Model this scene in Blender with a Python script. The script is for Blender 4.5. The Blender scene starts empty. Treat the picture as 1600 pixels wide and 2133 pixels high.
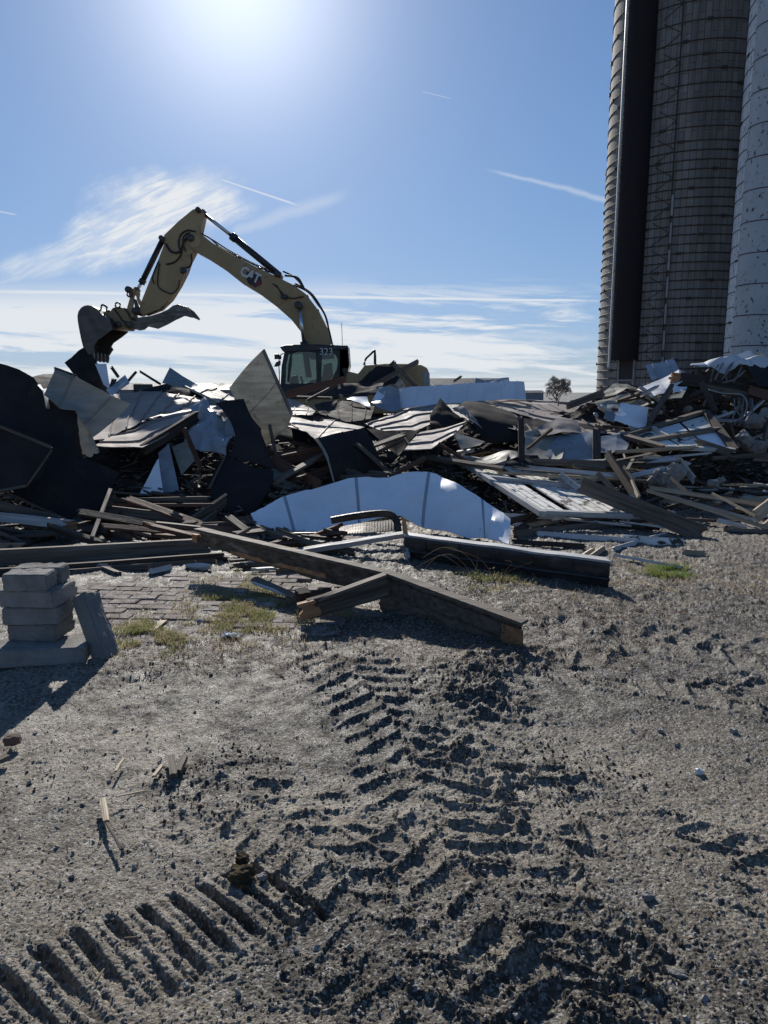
import bpy, bmesh, math, random
import numpy as np
from mathutils import Vector, Matrix, noise as mn
R = math.radians
random.seed(7)
SC = bpy.context.scene
COL = SC.collection

# ------------------------------------------------------------------ camera
F, CX, CY, PITCH, EYE = 1490.0, 800.0, 1066.5, R(9.5), 1.6
cam_d = bpy.data.cameras.new('camera'); cam = bpy.data.objects.new('camera', cam_d); COL.objects.link(cam)
cam.location = (0, 0, EYE); cam.rotation_euler = (R(90) - PITCH, 0, 0)
cam_d.sensor_fit = 'VERTICAL'; cam_d.sensor_height = 36; cam_d.lens = 36 * F / 2133
cam_d.clip_start = 0.05; cam_d.clip_end = 6000
SC.camera = cam

def ray(px, py):
    x, u = (px - CX) / F, (CY - py) / F
    return Vector((x, math.cos(PITCH) + u * math.sin(PITCH), -math.sin(PITCH) + u * math.cos(PITCH)))
def P(px, py, Y):                       # a sight line of the photo met at distance Y
    d = ray(px, py); return Vector((0, 0, EYE)) + d * (Y / d.y)
def G(px, py, z=0.0):                   # ... met at ground level
    d = ray(px, py); return Vector((0, 0, EYE)) + d * ((z - EYE) / d.z)
def SKY(px, py):
    d = ray(px, py); return d.x / d.y, d.z / d.y

# ------------------------------------------------------------------ world + sun
SUN_EL, SUN_AZ = R(27.5), R(-10.6)       # azimuth from +Y, negative = to the left
world = bpy.data.worlds.new('World'); SC.world = world; world.use_nodes = True
SKY_STRENGTH, SUN_STRENGTH, EXPOSURE = 0.10, 5.0, 0.0
SKY_GAIN, SKY_KNEE = (.98, 1.10, 1.36), (.115, .10, .085)
def build_world():
    nt = world.node_tree; N, L = nt.nodes, nt.links
    N.clear()
    out = N.new('ShaderNodeOutputWorld'); bg = N.new('ShaderNodeBackground')
    sky = N.new('ShaderNodeTexSky'); sky.sky_type = 'NISHITA'; sky.sun_disc = False
    sky.sun_elevation = SUN_EL; sky.sun_rotation = SUN_AZ
    sky.air_density = 1.0; sky.dust_density = 0.15; sky.ozone_density = 4.0; sky.altitude = 100
    def M(op, a, b=None, c=None, clamp=False):
        n = N.new('ShaderNodeMath'); n.operation = op; n.use_clamp = clamp
        for i, v in enumerate((a, b, c)):
            if v is None: continue
            if isinstance(v, (int, float)): n.inputs[i].default_value = v
            else: L.new(v, n.inputs[i])
        return n.outputs[0]
    def ramp(v, lo, hi):
        n = N.new('ShaderNodeMapRange'); n.interpolation_type = 'SMOOTHSTEP'
        L.new(v, n.inputs[0]); n.inputs[1].default_value = lo; n.inputs[2].default_value = hi
        return n.outputs[0]
    tc = N.new('ShaderNodeTexCoord'); sx = N.new('ShaderNodeSeparateXYZ'); L.new(tc.outputs['Generated'], sx.inputs[0])
    X, Y, Z = sx.outputs
    front = ramp(Y, 0.15, 0.4)
    Ys = M('MAXIMUM', Y, 0.05)
    U, V = M('DIVIDE', X, Ys), M('DIVIDE', Z, Ys)
    def noise2(su, sv, rot=0, detail=6, rough=.6, dist=0., seed=0.):
        c, s = math.cos(rot), math.sin(rot)
        a = M('ADD', M('MULTIPLY', U, c * su), M('MULTIPLY', V, s * su))
        b = M('ADD', M('MULTIPLY', U, -s * sv), M('MULTIPLY', V, c * sv))
        cb = N.new('ShaderNodeCombineXYZ'); L.new(a, cb.inputs[0]); L.new(b, cb.inputs[1]); cb.inputs[2].default_value = seed
        n = N.new('ShaderNodeTexNoise'); n.inputs['Scale'].default_value = 1; n.inputs['Detail'].default_value = detail
        n.inputs['Roughness'].default_value = rough; n.inputs['Distortion'].default_value = dist
        L.new(cb.outputs[0], n.inputs['Vector']); return n.outputs[0]
    wob = noise2(14, 14, seed=9.)
    def seg(a, b, w0, w1, soft=.35, wv=0.0):     # a long streak between two sky directions
        (u0, v0), (u1, v1) = SKY(*a), SKY(*b); du, dv = u1 - u0, v1 - v0; l2 = du * du + dv * dv; l = math.sqrt(l2)
        t = M('DIVIDE', M('ADD', M('MULTIPLY', M('SUBTRACT', U, u0), du), M('MULTIPLY', M('SUBTRACT', V, v0), dv)), l2)
        dist = M('DIVIDE', M('SUBTRACT', M('MULTIPLY', M('SUBTRACT', U, u0), dv), M('MULTIPLY', M('SUBTRACT', V, v0), du)), l)
        if wv: dist = M('ADD', dist, M('MULTIPLY', M('SUBTRACT', wob, .5), wv))
        w = M('ADD', M('MULTIPLY', t, (w1 - w0) / F), w0 / F)
        across = M('SUBTRACT', 1.0, ramp(M('DIVIDE', M('ABSOLUTE', dist), M('MAXIMUM', w, 1e-4)), soft, 1.0))
        ends = M('MULTIPLY', ramp(t, 0., .06), M('SUBTRACT', 1.0, ramp(t, .75, 1.0)))
        return M('MULTIPLY', across, ends)
    def blob(px, py, rx, ry, rot):
        u0, v0 = SKY(px, py); c, s = math.cos(rot), math.sin(rot)
        a = M('ADD', M('MULTIPLY', M('SUBTRACT', U, u0), c), M('MULTIPLY', M('SUBTRACT', V, v0), s))
        b = M('SUBTRACT', M('MULTIPLY', M('SUBTRACT', V, v0), c), M('MULTIPLY', M('SUBTRACT', U, u0), s))
        a = M('DIVIDE', a, rx / F); b = M('DIVIDE', b, ry / F)
        d = M('SQRT', M('ADD', M('MULTIPLY', a, a), M('MULTIPLY', b, b)))
        d = M('ADD', d, M('MULTIPLY', M('SUBTRACT', wob, .5), 1.1))
        return M('SUBTRACT', 1.0, ramp(d, .35, 1.05))
    fine = noise2(18, 130, R(22), 5, .65, .6, 3.)
    soft = noise2(7, 16, R(28), 5, .55, .8, 6.)
    # ruffled cloud behind the boom
    patch = M('MAXIMUM', blob(310, 458, 215, 80, R(20)), M('MULTIPLY', blob(130, 540, 200, 42, R(14)), .5))
    patch = M('MAXIMUM', patch, M('MULTIPLY', blob(350, 420, 190, 65, R(0)), 1.))
    patch = M('MULTIPLY', patch, M('ADD', .42, M('MULTIPLY', ramp(M('ADD', M('MULTIPLY', fine, .6), M('MULTIPLY', soft, .4)), .38, .62), .75)))
    # streaky bands above the horizon
    band = noise2(1.6, 22, R(-3), 8, .62, .5, 1.)
    band2 = noise2(3.2, 30, R(-2), 8, .66, 1.2, 4.)
    v600, v700, v815 = SKY(800, 590)[1], SKY(800, 720)[1], 0.0
    low = M('SUBTRACT', 1.0, ramp(V, v600 * .72, v600 * 1.12))
    leftw = M('SUBTRACT', 1.0, ramp(U, -.15, .42))
    thr = M('SUBTRACT', .548, M('MULTIPLY', leftw, .12))
    cov = M('MULTIPLY', low, ramp(M('SUBTRACT', M('ADD', M('MULTIPLY', band, .6), M('MULTIPLY', band2, .4)), thr), -.015, .075))
    cov = M('MULTIPLY', cov, .92)
    hor = M('MULTIPLY', M('SUBTRACT', 1.0, ramp(V, .004, .045)), ramp(noise2(2.5, 70, 0, 6, .6, .3, 2.), .40, .56))
    streaks = [(seg((455, 372), (640, 434), 2.2, 3.4, .0), .7), (seg((1275, 418), (1000, 350), 9, 5, .0, .012), .34),
               (seg((1262, 628), (-300, 602), 3.4, 8, .2, .004), .8), (seg((878, 190), (945, 207), 1.5, 1.6, .0), .3),
               (seg((480, 486), (740, 396), 17, 20, .0, .02), .28), (seg((-5, 440), (38, 448), 2.5, 2, .2), .4),
               (seg((700, 690), (960, 712), 8, 14, 0., .015), .55), (seg((880, 684), (1262, 742), 3, 9, 0., .015), .5),
               (seg((1000, 700), (1262, 705), 20, 10, 0., .03), .25), (seg((200, 590), (215, 612), 4, 3, .1), .3)]
    cloud = M('MAXIMUM', M('MAXIMUM', patch, cov), M('MULTIPLY', hor, .75))
    for s, k in streaks: cloud = M('MAXIMUM', cloud, M('MULTIPLY', s, k))
    cloud = M('MULTIPLY', M('MULTIPLY', cloud, front), ramp(Z, -.01, .004), clamp=True)
    hs = N.new('ShaderNodeHueSaturation'); hs.inputs['Hue'].default_value = .496; hs.inputs['Saturation'].default_value = 1.05
    L.new(sky.outputs[0], hs.inputs['Color'])
    def V(op, a, b):
        n = N.new('ShaderNodeVectorMath'); n.operation = op
        for i, v in enumerate((a, b)):
            if isinstance(v, tuple): n.inputs[i].default_value = v
            else: L.new(v, n.inputs[i])
        return n.outputs[0]
    # the camera's soft shoulder on the very bright sky round the sun
    comp = V('DIVIDE', V('MULTIPLY', hs.outputs[0], SKY_GAIN), V('ADD', V('MULTIPLY', hs.outputs[0], SKY_KNEE), (1, 1, 1)))
    # aureole round the sun
    dt = N.new('ShaderNodeVectorMath'); dt.operation = 'DOT_PRODUCT'; L.new(tc.outputs['Generated'], dt.inputs[0])
    dt.inputs[1].default_value = (math.sin(SUN_AZ) * math.cos(SUN_EL), math.cos(SUN_AZ) * math.cos(SUN_EL), math.sin(SUN_EL))
    dd = M('MAXIMUM', dt.outputs['Value'], 0.0)
    au = M('ADD', M('MULTIPLY', M('POWER', dd, 130.0), 5.5), M('MULTIPLY', M('POWER', dd, 24.0), 1.1))
    ac = N.new('ShaderNodeCombineXYZ')
    for i, k in enumerate((1.0, .98, .9)): L.new(M('MULTIPLY', au, k), ac.inputs[i])
    comp = V('ADD', comp, ac.outputs[0])
    fall = M('ADD', .88, M('MULTIPLY', ramp(dt.outputs['Value'], -.15, .66), .12))    # sky dimmed away from the sun to hold down the shadow fill
    fc = N.new('ShaderNodeCombineXYZ')
    for i in range(3): L.new(fall, fc.inputs[i])
    comp = V('MULTIPLY', comp, fc.outputs[0])
    mix = N.new('ShaderNodeMixRGB'); L.new(cloud, mix.inputs[0]); L.new(comp, mix.inputs[1]); mix.inputs[2].default_value = (8.0, 8.3, 8.6, 1)
    L.new(mix.outputs[0], bg.inputs[0]); bg.inputs[1].default_value = SKY_STRENGTH
    L.new(bg.outputs[0], out.inputs[0])
build_world()
sd = bpy.data.lights.new('sun', 'SUN'); so = bpy.data.objects.new('sun', sd); COL.objects.link(so)
sd.energy = SUN_STRENGTH; sd.angle = R(.5); sd.color = (1, .95, .87)
sdir = Vector((math.sin(SUN_AZ) * math.cos(SUN_EL), math.cos(SUN_AZ) * math.cos(SUN_EL), math.sin(SUN_EL)))
so.rotation_euler = sdir.to_track_quat('Z', 'Y').to_euler(); so.location = (0, 0, 30)
vs = SC.view_settings; vs.view_transform = 'Standard'; vs.look = 'None'; vs.exposure = EXPOSURE; vs.gamma = 1

# ------------------------------------------------------------------ materials
def mat(name, col, rough=.7, metal=0., col2=None, scale=(6, 6, 6), lo=.4, hi=.62, bump=.25, bscale=40., spec=.5, col3=None, s3=(30, 30, 30), lo3=.55, hi3=.68, bdist=.01, detail=6, coat=0):
    m = bpy.data.materials.new(name); m.use_nodes = True; nt = m.node_tree; N, L = nt.nodes, nt.links
    b = N['Principled BSDF']; b.inputs['Roughness'].default_value = rough; b.inputs['Metallic'].default_value = metal
    b.inputs['Specular IOR Level'].default_value = spec; b.inputs['Coat Weight'].default_value = coat
    tc = N.new('ShaderNodeTexCoord'); oi = N.new('ShaderNodeObjectInfo')
    add = N.new('ShaderNodeVectorMath'); add.operation = 'MULTIPLY_ADD'
    L.new(oi.outputs['Random'], add.inputs[0]); add.inputs[1].default_value = (17, 31, 23); L.new(tc.outputs['Object'], add.inputs[2])
    def noise(sc, det=detail, dist=.3):
        mp = N.new('ShaderNodeMapping'); mp.inputs['Scale'].default_value = sc; L.new(add.outputs[0], mp.inputs[0])
        n = N.new('ShaderNodeTexNoise'); n.inputs['Scale'].default_value = 1; n.inputs['Detail'].default_value = det; n.inputs['Roughness'].default_value = .62
        n.inputs['Distortion'].default_value = dist; L.new(mp.outputs[0], n.inputs['Vector']); return n.outputs[0]
    def mixc(fac, a, bb, lo, hi):
        r = N.new('ShaderNodeMapRange'); r.inputs[1].default_value = lo; r.inputs[2].default_value = hi; L.new(fac, r.inputs[0])
        x = N.new('ShaderNodeMixRGB'); L.new(r.outputs[0], x.inputs[0])
        if isinstance(a, tuple): x.inputs[1].default_value = (*a, 1)
        else: L.new(a, x.inputs[1])
        x.inputs[2].default_value = (*bb, 1); return x.outputs[0]
    c = mixc(noise(scale), col, col2 or tuple(v * .6 for v in col), lo, hi)
    if col3: c = mixc(noise(s3), c, col3, lo3, hi3)
    hsv = N.new('ShaderNodeHueSaturation'); v = N.new('ShaderNodeMapRange'); L.new(oi.outputs['Random'], v.inputs[0]); v.inputs[3].default_value = .82; v.inputs[4].default_value = 1.15
    L.new(v.outputs[0], hsv.inputs['Value']); L.new(c, hsv.inputs['Color']); L.new(hsv.outputs[0], b.inputs['Base Color'])
    rr = N.new('ShaderNodeMapRange'); L.new(noise(tuple(x * 2.3 for x in scale)), rr.inputs[0]); rr.inputs[1].default_value = .3; rr.inputs[2].default_value = .7
    rr.inputs[3].default_value = max(.05, rough - .12); rr.inputs[4].default_value = min(1, rough + .12); L.new(rr.outputs[0], b.inputs['Roughness'])
    if bump:
        bs = bscale if isinstance(bscale, tuple) else (bscale,) * 3
        bp = N.new('ShaderNodeBump'); bp.inputs['Strength'].default_value = bump; bp.inputs['Distance'].default_value = bdist
        L.new(noise(bs, 5, .2), bp.inputs['Height']); L.new(bp.outputs[0], b.inputs['Normal'])
    return m
MT = {}
MT['roof'] = mat('sunlit_roof_metal', (.27, .225, .20), .70, .0, (.35, .30, .265), (2, 2, 2), .35, .7, .12, 14., .2, (.17, .14, .12), (9, 9, 9), .6, .8)  # paler copy of the brown roofing, its sunlit sheen put into the colour
MT['roofin'] = mat('shaded_roof_metal', (.032, .028, .029), .8, 0, (.050, .044, .042), (2, 2, 2), .35, .7, .1, 10., .06, (.06, .05, .042), (5, 5, 2), .58, .75)  # dark copy of the same roofing, shade of fronts and undersides in the colour
MT['olive'] = mat('dirty_olive_panel', (.50, .49, .43), .55, .0, (.42, .39, .32), (3, 3, 9), .35, .65, .15, 12., .4, (.13, .10, .07), (5, 5, 25), .6, .75)
MT['tan'] = mat('aged_tan_board', (.60, .57, .47), .6, 0, (.42, .39, .31), (2, 2, 12), .4, .62, .25, 30., .35, (.20, .14, .08), (4, 4, 4), .58, .72)
MT['white'] = mat('white_wall_panel', (.86, .86, .87), .5, 0, (.74, .74, .74), (2, 2, 2), .4, .7, .08, 6., .5, (.30, .30, .28), (11, 11, 4), .66, .78)
MT['wgrey'] = mat('pale_grey_panel', (.34, .37, .40), .5, 0, (.26, .28, .30), (3, 3, 3), .4, .7, .12, 8., .4, (.14, .12, .10), (9, 9, 5), .6, .75)
MT['lit'] = mat('whitewashed_boards', (.80, .78, .72), .6, 0, (.58, .54, .46), (4, 20, 4), .45, .7, .3, 30., .35, (.07, .05, .04), (6, 6, 6), .56, .61)
MT['wood'] = mat('weathered_wood', (.17, .135, .105), .75, 0, (.085, .066, .05), (1.2, 26, 26), .4, .62, .5, (4, 90, 90), .3, (.24, .20, .16), (.8, 12, 12), .56, .75)
MT['wooddk'] = mat('dark_wood', (.085, .062, .046), .75, 0, (.04, .03, .025), (1.2, 26, 26), .4, .62, .5, (4, 90, 90), .3, (.15, .10, .07), (1, 10, 10), .58, .72)
MT['woodred'] = mat('reddish_wood', (.17, .085, .05), .75, 0, (.09, .05, .035), (1.2, 26, 26), .4, .62, .5, (4, 90, 90), .3)
MT['woodlt'] = mat('fresh_broken_wood', (.50, .40, .27), .65, 0, (.33, .25, .16), (1.2, 26, 26), .4, .62, .5, (4, 90, 90), .3)
MT['splinter'] = mat('orange_split_wood', (.50, .26, .12), .65, 0, (.28, .14, .07), (1.5, 36, 36), .4, .62, .8, (6, 120, 120), .3)
MT['woodwh'] = mat('white_painted_wood', (.55, .55, .54), .6, 0, (.34, .32, .29), (1.4, 18, 18), .42, .65, .4, (4, 70, 70), .35)
MT['conc'] = mat('concrete', (.30, .285, .265), .9, 0, (.21, .20, .185), (7, 7, 7), .4, .65, .8, 90., .25, (.15, .14, .12), (25, 25, 25), .6, .72)
MT['concrough'] = mat('split_face_concrete', (.27, .26, .25), .9, 0, (.10, .10, .10), (40, 40, 40), .42, .62, 1., 60., .25, bdist=.03)
MT['yellow'] = mat('machine_yellow', (.46, .305, .145), .5, .0, (.37, .245, .11), (1.2, 1.2, 1.2), .4, .7, .05, 20., .45, (.17, .11, .06), (4, 4, 4), .58, .78)
MT['steel'] = mat('dark_worn_steel', (.095, .084, .076), .55, .4, (.16, .135, .115), (3, 3, 3), .45, .7, .2, 20., .5, (.12, .08, .05), (6, 6, 6), .6, .75)
MT['black'] = mat('black_paint', (.018, .020, .024), .38, 0, (.03, .03, .033), (3, 3, 3), .4, .7, .05, 20.)
MT['rubber'] = mat('black_rubber_hose', (.02, .02, .022), .6, 0, (.03, .03, .03), (5, 5, 5), .4, .7, .05, 20.)
MT['chrome'] = mat('chromed_rod', (.75, .76, .78), .22, 1., (.65, .66, .68), (3, 3, 3), .4, .7, 0)
MT['decalw'] = mat('white_decal', (.80, .80, .78), .5, 0, (.7, .7, .68), (9, 9, 9), .4, .7, 0)
MT['decalk'] = mat('black_decal', (.03, .025, .03), .5, 0, (.04, .03, .03), (9, 9, 9), .4, .7, 0)
MT['decalr'] = mat('red_decal', (.20, .03, .035), .5, 0, (.25, .03, .03), (9, 9, 9), .4, .7, 0)
MT['mirror'] = mat('mirror_glass', (.5, .52, .55), .12, 1., None, bump=0)
MT['rustm'] = mat('rust_stained_metal', (.20, .17, .14), .5, .3, (.10, .075, .06), (1.5, 9, 9), .42, .62, .3, 30., .5, (.34, .31, .27), (2, 6, 6), .58, .72)
MT['duct'] = mat('dark_stained_sheet_metal', (.075, .072, .068), .45, .4, (.045, .04, .036), (1.5, 9, 9), .42, .62, .3, 30., .5, (.16, .14, .115), (2, 6, 6), .58, .72)
MT['beamw'] = mat('old_stained_beam', (.15, .115, .085), .8, 0, (.065, .05, .038), (1.0, 22, 22), .38, .62, .7, (4, 90, 90), .25, (.26, .22, .175), (.7, 7, 14), .55, .68)
MT['tarp'] = mat('crumpled_white_tarp', (.70, .71, .74), .5, 0, (.55, .56, .58), (5, 5, 5), .4, .7, .2, 18., .4)
MT['insul'] = mat('grey_insulation', (.30, .27, .24), .9, 0, (.16, .14, .125), (9, 9, 9), .4, .6, .8, 30., .2, bdist=.04)
MT['barnw'] = mat('grey_barn_wall', (.28, .29, .30), .7, 0, (.2, .2, .21), (.3, .3, 3), .4, .7, 0)
MT['barnr'] = mat('dull_barn_roof', (.13, .135, .14), .6, 0, (.2, .19, .18), (.2, .2, .2), .4, .7, 0)
MT['bark'] = mat('pale_bark', (.36, .31, .27), .85, 0, (.15, .12, .10), (3, 3, 3), .4, .7, 0)
MT['rubble'] = mat('dirty_rubble', (.085, .072, .06), .9, 0, (.045, .038, .033), (3, 3, 3), .42, .6, 1., 22., .2, (.22, .19, .16), (20, 20, 20), .60, .68, bdist=.05)
MT['brick'] = mat('worn_brick_paving', (.36, .31, .27), .85, 0, (.20, .16, .135), (14, 14, 14), .42, .62, .8, 90., .3, (.13, .11, .09), (5, 5, 5), .52, .64)
MT['straw'] = mat('dry_straw', (.42, .34, .23), .8, 0, (.24, .17, .11), (4, 4, 4), .4, .6, 0)
MT['grass'] = mat('yellowing_grass', (.24, .25, .085), .65, 0, (.40, .34, .18), (3, 3, 3), .42, .6, 0)
MT['grassg'] = mat('fresh_green_grass', (.16, .24, .05), .6, 0, (.27, .28, .09), (5, 5, 5), .42, .6, 0)
MT['stone'] = mat('pale_stone', (.36, .34, .31), .85, 0, (.22, .20, .18), (60, 60, 60), .4, .6, .5, 140.)
MT['gravel'] = mat('gravel_chips', (.30, .265, .21), .8, 0, (.12, .108, .095), (9, 9, 9), .42, .58, .3, 200.)
MT['crumb'] = mat('dark_mud_crumb', (.10, .087, .070), .9, 0, (.055, .047, .038), (30, 30, 30), .4, .6, .5, 120., .2)
MT['dung'] = mat('brown_clod', (.15, .115, .065), .95, 0, (.07, .055, .035), (30, 30, 30), .4, .6, 1., 90., .1, bdist=.02)
MT['blue'] = mat('blue_plastic', (.02, .18, .55), .35, 0, None, bump=0)
MT['redbrick'] = mat('red_brick_fragment', (.17, .105, .075), .9, 0, (.15, .09, .07), (25, 25, 25), .4, .6, .6, 90.)
MT['corr'] = mat('pale_corrugated_metal', (.45, .50, .50), .35, .4, (.32, .36, .37), (4, 4, 4), .4, .7, 0)
for k_ in ('straw', 'grass', 'grassg', 'tan', 'olive'):     # blades let light through; translucency added to brighten tan and olive panels
    nt_ = MT[k_].node_tree; b_ = nt_.nodes['Principled BSDF']; tr_ = nt_.nodes.new('ShaderNodeBsdfTranslucent'); mx_ = nt_.nodes.new('ShaderNodeMixShader')
    nt_.links.new(b_.inputs['Base Color'].links[0].from_socket, tr_.inputs[0]); mx_.inputs[0].default_value = .5 if k_[0] in 'sg' else .42
    nt_.links.new(b_.outputs[0], mx_.inputs[1]); nt_.links.new(tr_.outputs[0], mx_.inputs[2]); nt_.links.new(mx_.outputs[0], nt_.nodes['Material Output'].inputs[0])
def glass_mat(name, tint, fac):
    m = bpy.data.materials.new(name); m.use_nodes = True; nt = m.node_tree; N, L = nt.nodes, nt.links
    N.remove(N['Principled BSDF']); o = N['Material Output']
    t = N.new('ShaderNodeBsdfTransparent'); t.inputs[0].default_value = (*tint, 1); g = N.new('ShaderNodeBsdfGlossy'); g.inputs['Roughness'].default_value = .04
    x = N.new('ShaderNodeMixShader'); x.inputs[0].default_value = fac; L.new(t.outputs[0], x.inputs[1]); L.new(g.outputs[0], x.inputs[2]); L.new(x.outputs[0], o.inputs[0]); return m
MT['glass'] = glass_mat('green_tinted_glass', (.48, .55, .53), .07)

# stave silo material: vertical staves laid in running bond, all from object position
def silo_mat(name, c1, c2, joint, radius, stain, scr=None, rough=.85):
    m = bpy.data.materials.new(name); m.use_nodes = True; nt = m.node_tree; N, L = nt.nodes, nt.links
    b = N['Principled BSDF']; b.inputs['Roughness'].default_value = rough; b.inputs['Specular IOR Level'].default_value = .3
    def M(op, a, bb=None, c=None):
        n = N.new('ShaderNodeMath'); n.operation = op
        for i, v in enumerate((a, bb, c)):
            if v is None: continue
            if isinstance(v, (int, float)): n.inputs[i].default_value = v
            else: L.new(v, n.inputs[i])
        return n.outputs[0]
    tc = N.new('ShaderNodeTexCoord'); s = N.new('ShaderNodeSeparateXYZ'); L.new(tc.outputs['Object'], s.inputs[0])
    ang = M('MULTIPLY', M('ARCTAN2', s.outputs[1], s.outputs[0]), radius)
    cb = N.new('ShaderNodeCombineXYZ'); L.new(s.outputs[2], cb.inputs[0]); L.new(ang, cb.inputs[1])
    br = N.new('ShaderNodeTexBrick'); L.new(cb.outputs[0], br.inputs['Vector']); br.inputs['Scale'].default_value = 1
    br.inputs['Brick Width'].default_value = .76; br.inputs['Row Height'].default_value = .255; br.inputs['Mortar Size'].default_value = .012; br.inputs['Mortar Smooth'].default_value = .3
    br.inputs['Color1'].default_value = (*c1, 1); br.inputs['Color2'].default_value = (*c2, 1); br.inputs['Mortar'].default_value = (*joint, 1); br.inputs['Bias'].default_value = 0
    def noise(sz, sa, seed, det=7, rg=.65):
        c = N.new('ShaderNodeCombineXYZ'); L.new(M('MULTIPLY', s.outputs[2], sz), c.inputs[0]); L.new(M('MULTIPLY', ang, sa), c.inputs[1]); c.inputs[2].default_value = seed
        n = N.new('ShaderNodeTexNoise'); n.inputs['Scale'].default_value = 1; n.inputs['Detail'].default_value = det; n.inputs['Roughness'].default_value = rg; L.new(c.outputs[0], n.inputs['Vector']); return n.outputs[0]
    def mix(f, lo, hi, a, col, k=1.):
        r = N.new('ShaderNodeMapRange'); r.inputs[1].default_value = lo; r.inputs[2].default_value = hi; r.inputs[4].default_value = k; L.new(f, r.inputs[0])
        x = N.new('ShaderNodeMixRGB'); L.new(r.outputs[0], x.inputs[0]); L.new(a, x.inputs[1]); x.inputs[2].default_value = (*col, 1); return x.outputs[0]
    c = mix(noise(.12, 1.3, 2.), .45, .7, br.outputs[0], stain, .75)
    c = mix(noise(.5, 9, 5.), .5, .75, c, stain, .6)
    if scr: c = mix(noise(1.8, 5.5, 8., 9, .75), .55, .60, c, scr, .8)
    L.new(c, b.inputs['Base Color'])
    bp = N.new('ShaderNodeBump'); bp.inputs['Strength'].default_value = .8; bp.inputs['Distance'].default_value = .02
    L.new(M('SUBTRACT', noise(6, 9, 1.), br.outputs['Fac']), bp.inputs['Height']); L.new(bp.outputs[0], b.inputs['Normal'])
    return m

# ------------------------------------------------------------------ object helpers
def tag(o, label=None, cat=None, group=None, kind=None):
    if label: o['label'] = label
    if cat: o['category'] = cat
    if group: o['group'] = group
    if kind: o['kind'] = kind
    return o
def empty(name, loc, label, cat, group=None):
    o = bpy.data.objects.new(name, None); COL.objects.link(o); o.location = loc; o.empty_display_size = .3
    return tag(o, label, cat, group)
def link(name, me, m, loc=(0, 0, 0), parent=None, rot=None):
    o = bpy.data.objects.new(name, me); COL.objects.link(o)
    for x in (m if isinstance(m, (list, tuple)) else [m]): me.materials.append(MT[x] if isinstance(x, str) else x)
    if rot is not None: o.rotation_euler = rot
    if parent:
        o.parent = parent; o.location = Vector(loc) - world_loc(parent)
    else: o.location = loc
    return o
def world_loc(o):
    v = Vector(o.location)
    while o.parent: o = o.parent; v += Vector(o.location)
    return v
def from_world(name, verts, faces, m, parent=None, origin=None, smooth=False, base=True):
    vs_ = [Vector(v) for v in verts]
    if origin is None:
        origin = sum(vs_, Vector()) / len(vs_)
        if base: origin.z = min(v.z for v in vs_)
    me = bpy.data.meshes.new(name); me.from_pydata([tuple(v - origin) for v in vs_], [], faces); me.update()
    if smooth: me.shade_smooth()
    return link(name, me, m, origin, parent)
def bm_obj(name, bm, m, parent=None, loc=(0, 0, 0), bevel=0., smooth=False):
    if bevel: bmesh.ops.bevel(bm, geom=[e for e in bm.edges if len(e.link_faces) == 2 and e.calc_face_angle(0) > .5], offset=bevel, segments=2, affect='EDGES', profile=.6)
    bmesh.ops.recalc_face_normals(bm, faces=bm.faces)
    me = bpy.data.meshes.new(name); bm.to_mesh(me); bm.free()
    if smooth: me.shade_smooth()
    return link(name, me, m, loc, parent)

def bx(bm, c, s, rot=None):
    M_ = Matrix.Translation(Vector(c)) @ (rot.to_4x4() if rot else Matrix.Identity(4)) @ Matrix.Diagonal((*s, 1))
    bmesh.ops.create_cube(bm, size=1, matrix=M_)
def tube_bm(bm, pts, r, n=8, r1=None, cap=True):
    pts = [Vector(p) for p in pts]; rings = []
    for i, p in enumerate(pts):
        t = (pts[min(i + 1, len(pts) - 1)] - pts[max(i - 1, 0)]).normalized()
        a = t.cross(Vector((0, 0, 1)) if abs(t.z) < .95 else Vector((1, 0, 0))).normalized(); b = t.cross(a)
        rr = r if r1 is None else r + (r1 - r) * i / (len(pts) - 1)
        rings.append([bm.verts.new(p + (a * math.cos(2 * math.pi * k / n) + b * math.sin(2 * math.pi * k / n)) * rr) for k in range(n)])
    for A, B in zip(rings, rings[1:]):
        for k in range(n): bm.faces.new((A[k], A[(k + 1) % n], B[(k + 1) % n], B[k]))
    if cap: bm.faces.new(rings[0][::-1]); bm.faces.new(rings[-1])
def tube(name, pts, r, m, parent=None, n=8, r1=None, origin=None):
    o_ = Vector(origin) if origin is not None else Vector(pts[0])
    bm = bmesh.new(); tube_bm(bm, [Vector(p) - o_ for p in pts], r, n, r1)
    return bm_obj(name, bm, m, parent, o_, smooth=True)
def spline(pts, k=6):
    pts = [Vector(p) for p in pts]; out = []
    for i in range(len(pts) - 1):
        p0, p1, p2, p3 = pts[max(i - 1, 0)], pts[i], pts[i + 1], pts[min(i + 2, len(pts) - 1)]
        for j in range(k):
            t = j / k; out.append(.5 * ((2 * p1) + (p2 - p0) * t + (2 * p0 - 5 * p1 + 4 * p2 - p3) * t * t + (3 * p1 - p0 - 3 * p2 + p3) * t ** 3))
    return out + [pts[-1]]
def lift(p, z):
    return p if p.z >= z else Vector((0, 0, EYE)) + (p - Vector((0, 0, EYE))) * ((EYE - z) / (EYE - p.z))
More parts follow.
